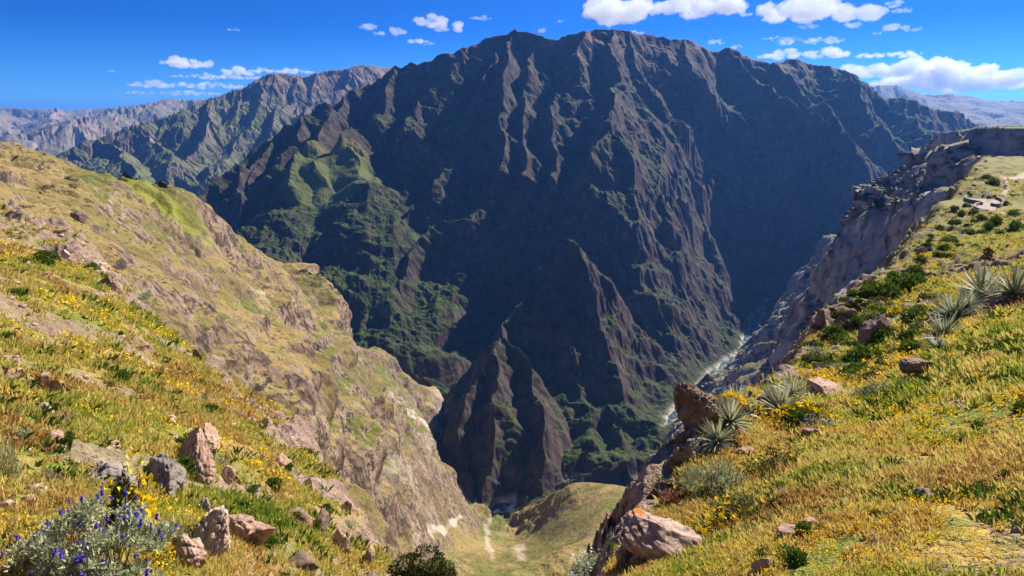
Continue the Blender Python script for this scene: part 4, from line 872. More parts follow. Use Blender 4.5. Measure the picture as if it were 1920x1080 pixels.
# the bushy knoll: shrubs one can count but not tell apart
G = 'green shrubs scattered over the rocky knoll'
def whereabouts(px, r, edge, lim):
    d = 'in the hollow' if r < 33 else 'on the near face of the knoll' if r < 43 else 'behind the big boulder' if r < 60 else 'on the back of the knoll' if r < 100 else 'on the far rim'
    e = 'at the brink' if px - edge < 45 else 'on the rosette side' if lim - px < 70 else 'halfway across'
    return d + ' ' + e
def bulk(s_, k): return ('tiny', 'small', 'middling', 'broad', 'very broad')[int(np.clip(s_ / k, 0, 4.9))]
kn = 0
for k in range(260):
    px = rnd.uniform(1490, 1800); py = rnd.uniform(440, 725)
    edge = np.interp(py, [440, 480, 520, 545, 580, 605, 655, 695, 725], [1735, 1700, 1645, 1605, 1560, 1535, 1512, 1492, 1480])
    lim = np.interp(py, [440, 520, 600, 690, 725], [1900, 1760, 1750, 1720, 1640])
    if px < edge + 6 or px > lim: continue
    p = hit(px, py, [RIGHT])
    if p is None or p[3] > 260 or p[3] < 20: continue
    w_ = rnd.uniform(16, 42) * np.interp(p[3], [25, 60, 150, 260], [1.1, 0.9, 0.6, 0.35]); pr = rnd.choice([Pg, Pg, Po, Po, Py, Ps] if kn % 3 else [Pg, Po])
    s_ = px2m(p, w_); kn += 1
    lab = {'silver_shrub': 'silvery shrub growing between dark rocks on the bushy knoll', 'flowering_shrub': 'yellow flecked shrub on the bushy knoll'}.get(pr[0].name.split('.')[0], 'olive shrub on the bushy knoll' if pr is Po else 'green shrub on the bushy knoll')
    grp = {'silver_shrub': 'silvery shrubs on the knoll', 'flowering_shrub': 'yellow flecked shrubs on the knoll'}.get(pr[0].name.split('.')[0], 'olive shrubs on the knoll' if pr is Po else G)
    kind_ = {'silver_shrub': 'silvery shrub', 'flowering_shrub': 'yellow flecked shrub'}.get(pr[0].name.split('.')[0], 'olive shrub' if pr is Po else 'green shrub'); lab = bulk(s_, 0.35) + ' ' + kind_ + ' ' + whereabouts(px, p[3], edge, lim)
    place(rnd.choice(pr), (p[0], p[1], p[2] - 0.05 * s_), (0, 0, rnd.random() * 6.28), (s_, s_, s_ * rnd.uniform(0.7, 1.0)), lab, grp)
for px, py, w_, lab, pr in [(1560, 640, 24, 'dark bush standing at the edge of the knoll', Pg), (1628, 685, 42, 'largest bright green bush in the hollow below the knoll', Pg), (1720, 600, 30, 'green bush between the knoll and the spiky rosettes', Pg), (1650, 565, 44, 'dark bush crowning the knoll', Pg), (1700, 540, 36, 'dark green bush above the big black boulder', Pg),
                            (1608, 700, 26, 'round bush low in the hollow', Pg), (1655, 640, 24, 'light green bush beside the big black boulder', Pg), (1718, 665, 26, 'bright green bush above the pink ledge boulder', Pg)]:
    shrub(px, py, w_, pr, lab)
for k, (px, py, w_) in enumerate([(1780, 455, 14), (1815, 440, 13), (1850, 428, 12), (1790, 420, 11), (1862, 422, 16), (1905, 432, 18), (1760, 432, 10), (1770, 470, 12), (1825, 400, 9), (1800, 405, 10), (1836, 412, 10), (1900, 405, 12), (1885, 385, 8), (1860, 345, 12), (1850, 335, 9), (1812, 388, 8), (1790, 392, 8), (1742, 455, 8), (1755, 478, 9), (1722, 470, 9), (1840, 440, 10), (1875, 440, 9)]):
    shrub(px, py, w_, Pg, 'small green shrub ' + ('left of the lookout platform near the drop' if px < 1800 else 'right of the lookout platform' if px > 1870 else 'in front of the lookout platform' if py > 400 else 'behind the lookout platform') + (', the farther down the slope' if py > 430 else ''), 'shrubs around the lookout platform', sheets=[RIGHT])

for k in range(70):
    px = rnd.uniform(1765, 1925); py = rnd.uniform(292, 475); p = hit(px, py, [RIGHT])
    if p is None or p[3] < 110 or p[3] > 780 or math.hypot(p[0] - dk[0], p[1] - dk[1]) < 22: continue
    s_ = rnd.uniform(0.9, 2.6) * (p[3] / 300) ** 0.4; pr = rnd.choice(Pg + Po)
    place(pr, (p[0], p[1], p[2] - 0.05 * s_), (0, 0, rnd.random() * 6.28), (s_, s_, s_ * rnd.uniform(0.6, 0.9)), bulk(s_, 0.7) + (' dark' if pr in Pg else ' olive') + ' shrub ' + ('between the knoll and the lookout' if p[3] < 250 else 'level with the lookout' if p[3] < 400 else 'beyond the lookout under the table land') + (' near the drop' if px < 1830 else ' away from the drop' if px > 1885 else ''), 'shrubs on the hillside behind the lookout')
# ------------------------------------------------------------------ boulders
def boulder(px, py, wpx, hpx, m, label, seed, cat='boulder', name='boulder', sub=4, cuts=13, depth=1.0, rot=(0, 0, 0), sink=0.47, rough=0.10, layers=0.0, sheets=None, group=None, p=None, hold=0.48):
    p = p or hit(px, py, sheets or NEAR)
    if p is None: return
    w_ = px2m(p, wpx) / 2; h_ = px2m(p, hpx) / 2
    o = stone(name, m, seed, sub, cuts, (w_, (w_ + h_) / 2 * depth, h_), rough=rough, layers=layers, hold=hold)
    k_ = 1 + h_ * 0.6 / math.hypot(p[0], p[1]); X, Y = p[0] * k_, p[1] * k_; o.location = (X, Y, (gz(X, Y) if len(p) == 4 and sheets is None else p[2]) + h_ * (1 - 2 * sink)); o.rotation_euler = rot
    tag(o, label, cat, group); return o
BL = [ # px, py of the foot, width, height
 (204, 538, 24, 44, M_st_dark, 'tall dark block split from the left slope'), (218, 548, 18, 30, M_st_pink, 'pink block leaning on the tall dark block'), (185, 505, 22, 28, M_st_pale, 'pale block above the dark split one'), (122, 486, 18, 22, M_st_pale, 'pale block near the dark green shrub pair'),
 (150, 408, 26, 26, M_st_dark, 'dark rock standing high on the left slope'), (395, 690, 60, 44, M_st_brown, 'broad brown outcrop on the brink of the left slope'), (370, 676, 14, 36, M_st_dark, 'dark upright rock at the left end of the broad outcrop'), (268, 655, 26, 16, M_st_pink, 'pink rock above the brink gully'),
 (90, 728, 22, 22, M_st_pale, 'smooth pale boulder above the yellow flowers'), (80, 775, 40, 36, M_st_pink, 'rounded pink boulder with bushes at its side'), (98, 832, 30, 34, M_st_pink, 'split pink boulder below the rounded one'), (212, 838, 20, 20, M_st_pale, 'egg shaped pale boulder right of a shrub'),
 (37, 700, 12, 10, M_st_pale, 'small pale stone near the left edge'), (8, 860, 30, 34, M_st_pink, 'pink boulder cut by the left edge'), (50, 945, 20, 26, M_st_pink, 'small boulder left of the lupines'), (66, 925, 40, 30, M_st_pale, 'flat pale boulder left of the lupines'),
 (12, 960, 26, 32, M_st_pink, 'pink boulder at the left edge near the bottom'), (320, 795, 30, 26, M_st_pink, 'pink rock half sunk in rusty grass'), (425, 905, 36, 40, M_st_pink, 'rounded rock under the dry grey bush'), (575, 920, 26, 70, M_st_pale, 'tall pale rib of rock on the brink'),
 (530, 880, 34, 36, M_st_pink, 'grooved boulder left of the tall pale rib'), (640, 1040, 30, 80, M_st_pink, 'tall pink rib near the bottom of the gully'), (560, 985, 60, 60, M_st_brown, 'lumpy brown outcrop in the gully'), (600, 1000, 34, 60, M_st_brown, 'ridged brown rock beside the lumpy outcrop'),
 (565, 1070, 70, 60, M_st_brown, 'dark brown outcrop at the bottom edge'), (500, 800, 20, 24, M_st_pink, 'pointed rock on the brink above the gully'), (470, 760, 18, 20, M_st_brown, 'small brown rock on the brink'), (655, 965, 26, 40, M_st_pink, 'pink rock tooth on the lower brink'),
 (690, 1060, 30, 60, M_st_brown, 'narrow brown crag at the bottom of the brink'), (440, 800, 16, 14, M_st_pale, 'pale stone in the open grass'), (250, 900, 16, 14, M_st_pale, 'pale stone above the columnar bush'), (300, 822, 12, 10, M_st_pale, 'small pale stone on a bare patch'),
 (1765, 905, 20, 22, M_st_pale, 'pale boulder alone in the open right slope'), (1740, 935, 40, 24, M_st_grey, 'flat grey boulder below the pale one'), (1648, 1015, 26, 18, M_st_pink, 'pink stone low in the right slope'), (1480, 1010, 52, 56, M_st_pink, 'lumpy pink outcrop in the lower right slope'),
 (1430, 1075, 44, 50, M_st_pink, 'knobbly outcrop at the bottom right of the lichen rock'), (1522, 985, 30, 34, M_st_pink, 'pink rock just above the lumpy outcrop'), (1590, 900, 20, 14, M_st_pink, 'stone left of the small dark green tuft'), (1905, 1000, 20, 20, M_st_brown, 'brown stone at the right edge'),
 (1475, 940, 20, 24, M_st_dark, 'dark rock behind the tufted rosette'), (1900, 640, 20, 14, M_st_pale, 'pale stone by the right edge'), (1868, 690, 14, 10, M_st_pale, 'small pale stone left of the rounded shrub'), (1795, 760, 14, 12, M_st_pale, 'little pale stone on the upper right slope'),
 (1642, 850, 14, 12, M_st_pale, 'white stone on the right slope'), (1680, 1035, 24, 16, M_st_pale, 'rounded pale stone near the bottom of the right slope')]
for k, (px, py, w_, h_, m_, lab) in enumerate(BL):
    boulder(px, py, w_, h_, m_, lab, 600 + k, rot=(rnd.uniform(-.2, .2), rnd.uniform(-.25, .25), rnd.random() * 3), layers=0.05)
# black boulders of the knoll
boulder(1637, 652, 62, 66, M_st_dark, 'biggest black boulder on the knoll with a green bush at its foot', 700, sub=5, depth=0.9, rot=(0.1, -0.1, 0.4), sink=0.15)
boulder(1590, 622, 22, 30, M_st_dark, 'black upright rock left of the biggest black boulder', 701)
boulder(1535, 622, 20, 46, M_st_dark, 'black crag on the outer edge of the knoll', 702, sink=0.2)
boulder(1524, 655, 16, 24, M_st_dark, 'small black crag below the outer edge of the knoll', 703)
boulder(1728, 478, 20, 22, M_st_dark, 'black rock on the far edge of the knoll', 704)
for k in range(46):
    px = rnd.uniform(1500, 1790); py = rnd.uniform(470, 720)
    edge = np.interp(py, [440, 480, 520, 545, 580, 605, 655, 695, 725], [1735, 1700, 1645, 1605, 1560, 1535, 1512, 1492, 1480]); lim = np.interp(py, [440, 520, 600, 690, 725], [1900, 1760, 1700, 1640, 1560])
    if px < edge + 3 or px > lim: continue
    w_ = rnd.uniform(9, 24); h2 = hit(px, py, [RIGHT]); mm = rnd.choice([M_st_dark, M_st_dark, M_st_brown])
    if h2 is None: continue
    boulder(px, py, w_, w_ * rnd.uniform(0.6, 1.1), mm, bulk(px2m(h2, w_), 0.3) + (' black rock ' if mm is M_st_dark else ' brown rock ') + whereabouts(px, h2[3], edge, lim), 720 + k, sub=3, cuts=8, group='dark rocks of the knoll', sheets=[RIGHT], rot=(0, 0, rnd.random() * 3))
boulder(1717, 705, 62, 32, M_st_brown, 'pink ledge boulder with a dark underside above the hollow', 705, sub=5, cuts=7, depth=0.8, rot=(0.05, -0.08, 0.3), sink=0.1, layers=0.12)
boulder(1545, 745, 100, 38, M_st_pink, 'sloping pink slab behind the yellow flowering bush', 706, sub=5, depth=1.2, rot=(0.1, 0.35, 0.2), sink=0.3)
boulder(1435, 768, 48, 34, M_st_dark, 'dark rock between the two spiky rosette groups', 707, sub=4, sink=0.2)
boulder(1408, 790, 30, 20, M_st_pink, 'small pink rock right of the leaning crag', 708, sub=4)
boulder(1530, 820, 60, 26, M_st_pink, 'bare pink slab at the foot of the flowering bush', 709, sub=4, sink=0.45)
boulder(1395, 852, 50, 20, M_st_pink, 'flat pink ledge above the grey bush', 710, sub=4, sink=0.35, layers=0.1)
# rocks whose outline one knows: solid blocks, rounded behind, broken up by noise
def block(name, out, r, thick, m, label, cat='rock', back=(0.25, 1.0, 0.25), shrink=0.7, vox=0.022, rough=0.05, tilt=0.0, lie=0.0):
    hb = hit(sum(p[0] for p in out) / len(out), max(p[1] for p in out) - 6, [RIGHT, LEFT])
    if hb and sum(p[0] for p in out) / len(out) < 700: r = min(r, hb[3] + 0.15)
    if lie:
        P = []
        for px, py in out:
            hh = hit(px, py, [RIGHT, LEFT]); P.append(np.array(at(px, py, r + lie * ((hh[3] if hh else r) - r))) + np.array([0, 0, 0.10]))
    else: P = [np.array(at(px, py, r)) for px, py in out]
    c = sum(P) / len(P)
    bk = np.array(back if not lie else (0.05, 0.35, -1.0)); a = math.atan2(c[0], c[1]); bk = np.array([bk[0] * math.cos(a) + bk[1] * math.sin(a), -bk[0] * math.sin(a) + bk[1] * math.cos(a), bk[2]]); bk = bk / np.linalg.norm(bk) * thick
    fw = np.array([math.sin(a), math.cos(a), 0]); P = [p + fw * tilt * (p[2] - c[2]) for p in P]
    V = [tuple(c + (p - c) * 0.82 - bk * 0.32 - c) for p in P] + [tuple(p - c) for p in P] + [tuple((p - c) * (1 + shrink) / 2 + bk * 0.6) for p in P] + [tuple((p - c) * shrink * 0.8 + bk) for p in P]
    n = len(P); F = []
    for l in range(3): F += [(l * n + i, l * n + (i + 1) % n, (l + 1) * n + (i + 1) % n, (l + 1) * n + i) for i in range(n)]
    bm = bmesh.new(); vs = [bm.verts.new(v) for v in V]
    for f in F: bm.faces.new([vs[i] for i in f])
    bmesh.ops.triangulate(bm, faces=[bm.faces.new(vs[:n]), bm.faces.new(vs[3 * n:])]); bmesh.ops.recalc_face_normals(bm, faces=bm.faces)
    me = bpy.data.meshes.new(name); bm.to_mesh(me); bm.free(); me.materials.append(m); o = link(name, me, None, tuple(c)); tag(o, label, cat)
    md = o.modifiers.new('grain', 'REMESH'); md.mode = 'VOXEL'; md.voxel_size = vox
    for sz, st, kind in ((0.4, rough * 3.6, 'CLOUDS'), (0.15, rough * 1.6, 'CLOUDS'), (0.06, rough * 0.5, 'CLOUDS')):
        nm = '%s%.2f' % (kind, sz); tx = bpy.data.textures.get(nm) or bpy.data.textures.new(nm, kind); tx.noise_scale = sz
        if kind == 'CLOUDS': tx.noise_depth = 4; tx.noise_type = 'HARD_NOISE'
        dm = o.modifiers.new('break', 'DISPLACE'); dm.texture = tx; dm.strength = st; dm.mid_level = 0.5; dm.texture_coords = 'GLOBAL'
    return o
block('leaning_crag', [(1269, 711), (1283, 712), (1306, 727), (1330, 748), (1352, 776), (1350, 800), (1330, 812), (1318, 850), (1306, 848), (1293, 815), (1276, 785), (1268, 758), (1266, 735)], 10.9, 0.55, M_st_brown, 'big brown crag leaning out over the canyon brink with a pale top', 'crag', back=(0.55, 0.8, -0.1), tilt=-0.1)
block('crag_foot', [(1300, 826), (1330, 800), (1362, 830), (1372, 905), (1318, 925), (1296, 880)], 11.2, 0.7, M_st_dark, 'dark foot rock holding up the leaning brown crag', back=(0.3, 1, 0))
block('boulder', [(1243, 868), (1262, 842), (1288, 822), (1302, 832), (1308, 870), (1300, 930), (1262, 935), (1246, 905)], 9.9, 0.55, M_st_grey, 'layered grey boulder below the leaning crag', 'boulder', back=(0.5, 1, 0.1))
block('boulder', [(1204, 962), (1212, 925), (1230, 900), (1262, 905), (1285, 935), (1282, 985), (1240, 1000), (1208, 985)], 9.0, 0.6, M_st_dark, 'dark mossy boulder at the brink above the lichen rock', 'boulder', back=(0.6, 1, 0))
def lichen():
    c1, f1 = stone_co(921, 6, 17, (1.02, 0.55, 0.42), rough=0.075, layers=0.06, hold=0.40); c2, f2 = stone_co(925, 5, 14, (0.42, 0.40, 0.50), rough=0.08, layers=0.05, hold=0.42)
    t = R(36); c1 = np.stack([c1[:, 0] * math.cos(t) + c1[:, 2] * math.sin(t), c1[:, 1], -c1[:, 0] * math.sin(t) + c1[:, 2] * math.cos(t)], 1)
    c2 = c2 + np.array([-0.22, -0.05, -0.25])
    o = link('lichen_rock', np_mesh('lichen_rock', np.concatenate([c1, c2]), np.concatenate([f1, f2 + len(c1)]), M_st_lich)); q_ = at(1245, 1040, 6.2); o.location = (q_[0], q_[1], q_[2] + 0.10)
    tag(o, 'large pink rock with orange lichen at the bottom of the brink', 'rock')
lichen()
block('lichen_rock', [(1154, 1028), (1164, 1020), (1176, 1028), (1186, 1060), (1200, 1110), (1170, 1110), (1156, 1060)], 6.05, 0.22, M_st_lich, 'small upright rock with yellow lichen against the large lichen rock', rough=0.03, vox=0.014)
def ledge(px, py, wpx, hpx, low, m, label, seed, name='rock', cat='rock', tilt=(0, 0), turn=0.0):
    "rock bedded in the slope: px, py its middle, wpx by hpx its extent in view, low its height above the turf"
    p = hit(px, py, [LEFT, RIGHT]); w_ = px2m(p, wpx) / 2 * 1.3; d_ = px2m(p, hpx) / 2 / 0.5; low = low * 1.7
    o = stone(name, m, seed, 6, 15, (w_, d_, low), rough=0.10, layers=0.05, hold=0.42)
    o.location = (p[0], p[1], p[2] - 0.05 * low); gx = (gz(p[0] + .3, p[1]) - gz(p[0] - .3, p[1])) / .6; gy = (gz(p[0], p[1] + .3) - gz(p[0], p[1] - .3)) / .6
    o.rotation_euler = (math.atan(gy) * 0.8 + tilt[0], -math.atan(gx) * 0.7 + tilt[1], -math.atan2(p[0], p[1]) + turn); tag(o, label, cat); return o
ledge(306, 905, 66, 120, 0.42, M_st_grey, 'upright grey rock wall with lichen between the columnar bush and slab', 841, 'rock_wall')
ledge(205, 905, 90, 60, 0.34, M_st_grey, 'wide grey rock ledge behind the lupines', 842, 'rock_wall')
ledge(425, 1000, 84, 110, 0.36, M_st_pink, 'big cracked pink slab at the bottom of the left slope', 843, 'cracked_slab', turn=0.3)
ledge(392, 1030, 56, 84, 0.30, M_st_pale, 'smooth pale slab lying on the cracked pink rock', 844, 'smooth_slab', turn=-0.5)
ledge(378, 962, 30, 30, 0.2, M_st_grey, 'pale grey rock left of the cracked slab peak', 845, 'boulder', 'boulder')
ledge(362, 872, 44, 84, 0.5, M_st_pink, 'tall pink outcrop with shrubs on the left slope', 846, 'rock_outcrop', 'outcrop')
ledge(388, 838, 34, 46, 0.4, M_st_pink, 'blocky top of the pink outcrop beside the silvery cushion', 847, 'rock_outcrop', 'outcrop')
ledge(345, 1050, 70, 80, 0.28, M_st_pink, 'ribbed pink rock below the grey rock wall', 848, 'rock_wall', turn=0.2)

# ------------------------------------------------------------------ spiky rosettes
PU = [puya_proto(900 + 7 * k) for k in range(3)]
def puya(px, py, wpx, label, tilt=(0, 0), group=None, p=None):
    p = p or hit(px, py, NEAR); s_ = px2m(p, wpx) / 1.0
    return place(PU[rnd.randrange(3)], (p[0], p[1], p[2] + 0.1 * s_), (tilt[0], tilt[1], 0.0), (s_,) * 3, label, group)
puya(1368, 800, 92, 'large silver green rosette right of the leaning crag', (0.3, -0.1)); puya(1345, 835, 80, 'silvery rosette hanging over the dark foot rock', (0.4, -0.7))
puya(1380, 765, 70, 'grey rosette behind the large silver green one', (0, 0.1)); puya(1345, 768, 50, 'small rosette tucked behind the leaning crag', (0.0, -0.2))
puya(1465, 778, 95, 'bristling rosette beside the yellow flowering bush', (0.3, -0.55)); puya(1485, 745, 70, 'upper rosette behind the yellow flowering bush', (0.0, -0.1))
puya(1790, 605, 78, 'rosette leaning left in the middle of the upper chain', (0.25, -0.75)); puya(1768, 640, 74, 'long leaved rosette lying on the slope edge', (0.3, -1.05)); puya(1758, 662, 56, 'lowest withered rosette of the upper chain', (0.4, -1.25))
puya(1838, 562, 92, 'tallest upright rosette of the upper chain with a dark flower spike', (0.1, 0.0)); puya(1898, 565, 96, 'wide rosette by the right edge of the picture', (0.1, 0.3)); puya(1812, 582, 60, 'small grey rosette between the leaning and the upright ones', (0.2, -0.2))
puya(1868, 570, 64, 'half withered rosette between two tall ones', (0.2, 0.1))
puya(383, 757, 34, 'single dark tufted rosette on the brink of the left slope', (0.3, 0.2)); puya(1463, 930, 30, 'single dark tufted rosette on the right slope', (0.5, 0.2)); puya(1455, 892, 0.1 + 16, 'tiny rosette above the tufted one', (0, 0)) if False else None
hp = hit(1834, 560, NEAR); stalk('flower_spike', hp[:3], px2m(hp, 88), 'dark dried flower spike rising from the tallest rosette')
hp = at(1402, 775, 13.2); stalk('flower_spike', hp, 0.62, 'dark seed head on a thin stalk against the shaded canyon')
hp = at(1362, 745, 12.2); stalk('flower_spike', hp, 0.42, 'short brown stalk behind the yellow bush on the brink')
hp = at(1285, 880, 9.8); stalk('flower_spike', hp, 0.55, 'leaning dark stalk in front of the layered grey boulder', (-0.2, 0))

# ------------------------------------------------------------------ special bushes
def bush(name, cat, px, py, wpx, label, m, seed, radii, n, leaf, bloom=None, nb=0, bname='blossoms', up=0.2, narrow=0.4, bsize=0.6, p=None, shell=0.35, stems=14, rot=(0, 0, 0)):
    o = shrub_proto(name, cat, m, seed, n, radii, leaf, bloom, nb, bname, bsize, up, narrow, shell, stems)
    p = p or hit(px, py, NEAR); s_ = px2m(p, wpx) * 1.1 / (2 * radii[0]); o.location = (p[0], p[1], p[2] - 0.04 * s_); o.scale = (s_,) * 3; o.rotation_euler = rot; o['label'] = label; return o
bush('flowering_bush', 'bush', 1512, 795, 84, 'green bush topped with bright yellow flowers beside the bristling rosette', M_green, 70, (0.5, 0.45, 0.42), 2600, 0.045, M_yellow, 700, bsize=0.9)
bush('flowering_bush', 'bush', 1478, 770, 42, 'all yellow flower clump on the left of the green bush', M_olive, 71, (0.5, 0.45, 0.5), 500, 0.06, M_yellow, 1100, bsize=0.9)
bush('flowering_bush', 'bush', 1355, 762, 62, 'yellow flowering bush behind the leaning crag', M_olive, 72, (0.5, 0.45, 0.4), 600, 0.05, M_yellow, 1300, bsize=0.9)
bush('silver_bush', 'bush', 1348, 925, 110, 'feathery grey green bush below the large rosette', M_grey, 73, (0.5, 0.42, 0.5), 4200, 0.045, narrow=0.18, up=1.4, stems=26)
bush('silver_bush', 'bush', 1300, 905, 60, 'grey bush squeezed beside the layered boulder', M_grey, 74, (0.5, 0.42, 0.55), 1600, 0.05, narrow=0.2, up=1.2)
bush('red_bush', 'bush', 1275, 945, 70, 'dark reddish dry bush at the brink', leafy('red_leaves', [(0, (0.08, 0.02, 0.015)), (0.5, (0.2, 0.06, 0.04)), (1, (0.32, 0.22, 0.18))]), 75, (0.5, 0.42, 0.4), 1500, 0.045, narrow=0.3, up=0.8)
M_tree_dark = leafy('moss_leaves', [(0, (0.02, 0.03, 0.008)), (0.5, (0.06, 0.075, 0.016)), (1, (0.14, 0.13, 0.03))], 0.2)
bush('moss_bush', 'bush', 1225, 900, 44, 'bright green bush hanging on the outermost boulder', M_green, 76, (0.5, 0.45, 0.8), 1200, 0.06, up=1.0, narrow=0.25, p=(*at(1232, 925, 9.2), 9.2))
bush('daisy_bush', 'bush', 1212, 965, 50, 'small green plant with white blossoms on the dark boulder', M_olive, 77, (0.5, 0.45, 0.5), 800, 0.05, M_white, 120, bsize=0.7, p=(*at(1262, 990, 7.9), 7.9))
bush('flowering_bush', 'bush', 1400, 970, 130, 'loose patch of yellow daisies below the feathery bush', M_olive, 78, (0.5, 0.4, 0.28), 1300, 0.03, M_yellow, 160, bsize=1.1, shell=0.1)
bush('flowering_bush', 'bush', 1460, 880, 120, 'thin stemmed yellow daisies among rusty grass', M_olive, 79, (0.5, 0.4, 0.35), 1100, 0.03, M_yellow, 130, bsize=1.1, shell=0.1)
bush('flowering_bush', 'bush', 1655, 745, 110, 'low mat of yellow flowers in front of the pink ledge boulder', M_grey, 80, (0.5, 0.4, 0.2), 1500, 0.03, M_yellow, 600, bsize=0.9, shell=0.1)
bush('lupine_haze_bush', 'bush', 1555, 800, 90, 'pale bush with tiny blue flowers beside the bare slab', M_grey, 81, (0.5, 0.4, 0.25), 1300, 0.03, M_blue, 90, bsize=0.9, shell=0.1)
bush('grey_bush', 'bush', 1110, 1075, 96, 'grey bush with white blossoms at the bottom left of the lichen rock', M_grey, 82, (0.5, 0.45, 0.5), 2600, 0.04, M_white, 300, narrow=0.3, p=(*at(1112, 1088, 7.4), 7.4))
o = stone('mossy_rock', M_st_dark, 841, 6, 8, (0.40, 0.36, 0.36), rough=0.1); p = at(800, 1085, 9.0); o.location = p; tag(o, 'dark mossy rock at the bottom centre', 'rock')
bush('moss_bush', 'bush', 790, 1060, 110, 'dark green moss bush covering the rock at the bottom centre', M_tree_dark, 83, (0.5, 0.45, 0.30), 4200, 0.035, p=(*at(790, 1078, 8.9), 8.9), shell=0.7)
bush('columnar_bush', 'bush', 262, 1000, 66, 'column of yellow green bush in front of the grey rock wall', M_olive, 84, (0.28, 0.26, 1.0), 3000, 0.05, M_yellow, 330, bsize=0.7, up=0.6)
bush('flowering_bush', 'bush', 292, 1062, 60, 'orange yellow flower clump at the bottom of the columnar bush', M_olive, 85, (0.5, 0.4, 0.6), 600, 0.05, M_yellow, 900)
bush('daisy_bush', 'bush', 352, 1010, 46, 'small bush of white and yellow daisies beside the smooth slab', M_olive, 86, (0.5, 0.45, 0.6), 900, 0.05, M_white, 160, bsize=0.8)
bush('grass_tuft', 'plant', 0, 900, 60, 'tall pale grass tuft at the left edge', leafy('pale_blades', [(0, (0.2, 0.2, 0.05)), (1, (0.5, 0.45, 0.2))]), 87, (0.4, 0.4, 0.9), 900, 0.12, up=3.0, narrow=0.08)
# lupines
root = link('lupine_bush', None); p = at(195, 1092, 5.75); root.location = p; tag(root, 'silvery lupine bush covered in blue flower spikes at the bottom left', 'bush')
Vs, Fs, Ts = [], [], []; off = 0
cl = []
for k in range(34):
    a = rnd.random() * 6.28; rr = math.sqrt(rnd.random()); cl.append((math.cos(a) * rr * 0.62, math.sin(a) * rr * 0.45, 0.16 + 0.62 * (1 - rr * rr * 0.6) * rnd.uniform(0.4, 1.0)))
for k, c in enumerate(cl):
    v, f, t = leaves_cloud(190, (0.15, 0.15, 0.16), 0.042, 900 + k, lumps=6, narrow=0.22, up=0.8, shell=0.2); v = v + np.array(c) - np.array([0, 0, 0.08]); Vs.append(v); Fs.append(f + off); Ts.append(t); off += len(v)
link('foliage', np_mesh('foliage', np.concatenate(Vs), np.concatenate(Fs), M_grey, {'tint': np.concatenate(Ts)}, nv=4), root)
v, f = sticks(46, (0.6, 0.45, 0.75), 0.008, 77, 0.1); link('stems', np_mesh('stems', v, f, M_stem, nv=4), root)
v, f, t = leaves_cloud(60, (0.010, 0.010, 0.07), 0.015, 950, lumps=6, narrow=0.8, shell=0.2)
sp_me = np_mesh('flower_spike', v, f, M_blue, {'tint': t}, nv=4)
for k in range(84):
    c = cl[k % len(cl)]; o = link('flower_spike', sp_me, root, (c[0] + rnd.uniform(-.12, .12), c[1] + rnd.uniform(-.1, .1), c[2] + rnd.uniform(0.0, 0.13))); o.rotation_euler = (rnd.uniform(-.4, .4), rnd.uniform(-.4, .4), 0)
    s_ = rnd.uniform(0.45, 0.95); o.scale = (s_, s_, s_)
# ================================================================== LOOKOUT PLATFORM, STEPS, TREES
def on_plane(px, py, z):
    d = ray(px, py); k = z / d[2]; return (d[0] * k, d[1] * k)
DZ = dk[2] + 0.25
root = link('lookout_platform', None, loc=(dk[0], dk[1], DZ)); tag(root, 'curved stone lookout platform with scalloped parapets above the right brink', 'viewing platform')
def zo(x, y): return (1720 + x / 9.0, 320 + y / 9.0)       # coordinates read off the enlarged detail
def pl(pts):
    return [(lambda q_: (q_[0] - dk[0], q_[1] - dk[1]))(on_plane(*zo(*p), DZ)) for p in pts]
def smooth(pts, n=5, closed=False):
    P = [np.array(p) for p in pts]; out = []
    N = len(P); rngk = range(N) if closed else range(N - 1)
    for i in rngk:
        p0, p1, p2, p3 = P[(i - 1) % N if closed else max(i - 1, 0)], P[i], P[(i + 1) % N], P[(i + 2) % N if closed else min(i + 2, N - 1)]
        for k in range(n):
            t = k / n; out.append(0.5 * ((2 * p1) + (-p0 + p2) * t + (2 * p0 - 5 * p1 + 4 * p2 - p3) * t * t + (-p0 + 3 * p1 - 3 * p2 + p3) * t ** 3))
    if not closed: out.append(P[-1])
    return out
m = NT('paving'); M_pave = m.done(m.mix(m.noise(m.pos(), 1.2, 4), (0.30, 0.22, 0.17), (0.40, 0.31, 0.25)))
m = NT('masonry'); vv = m.vor(m.pos(), 2.2); M_mas = m.done(m.mix(m.step(vv, 0.1, 0.5), (0.34, 0.29, 0.25), (0.16, 0.13, 0.115)), m.bump(vv, 0.1, 1.0))
m = NT('coping'); M_cop = m.done(m.mix(m.noise(m.pos(), 3, 4), (0.27, 0.22, 0.19), (0.36, 0.31, 0.27)))
def prism(name, outline, z0, z1, mt, parent):
    bm = bmesh.new(); lo = [bm.verts.new((p[0], p[1], z0)) for p in outline]; hi = [bm.verts.new((p[0], p[1], z1)) for p in outline]; n = len(lo)
    bm.faces.new(hi); bm.faces.new(lo[::-1])
    for i in range(n): bm.faces.new((lo[i], lo[(i + 1) % n], hi[(i + 1) % n], hi[i]))
    bmesh.ops.recalc_face_normals(bm, faces=bm.faces); bmesh.ops.triangulate(bm, faces=bm.faces[:2])
    me = bpy.data.meshes.new(name); bm.to_mesh(me); bm.free(); me.materials.append(mt); return link(name, me, parent)
floor_px = [(812, 352), (870, 320), (980, 305), (1090, 318), (1200, 335), (1290, 370), (1300, 410), (1230, 455), (1300, 475), (1400, 505), (1440, 555), (1400, 600), (1330, 625), (1340, 690), (1290, 740), (1190, 715), (1100, 700), (1010, 680), (958, 632), (985, 590), (1060, 562), (960, 545), (860, 520), (800, 490), (815, 440), (870, 412), (960, 405), (880, 398), (830, 380)]
prism('paved_floor', smooth(pl(floor_px), 4, True), -1.6, 0.12, M_pave, root)
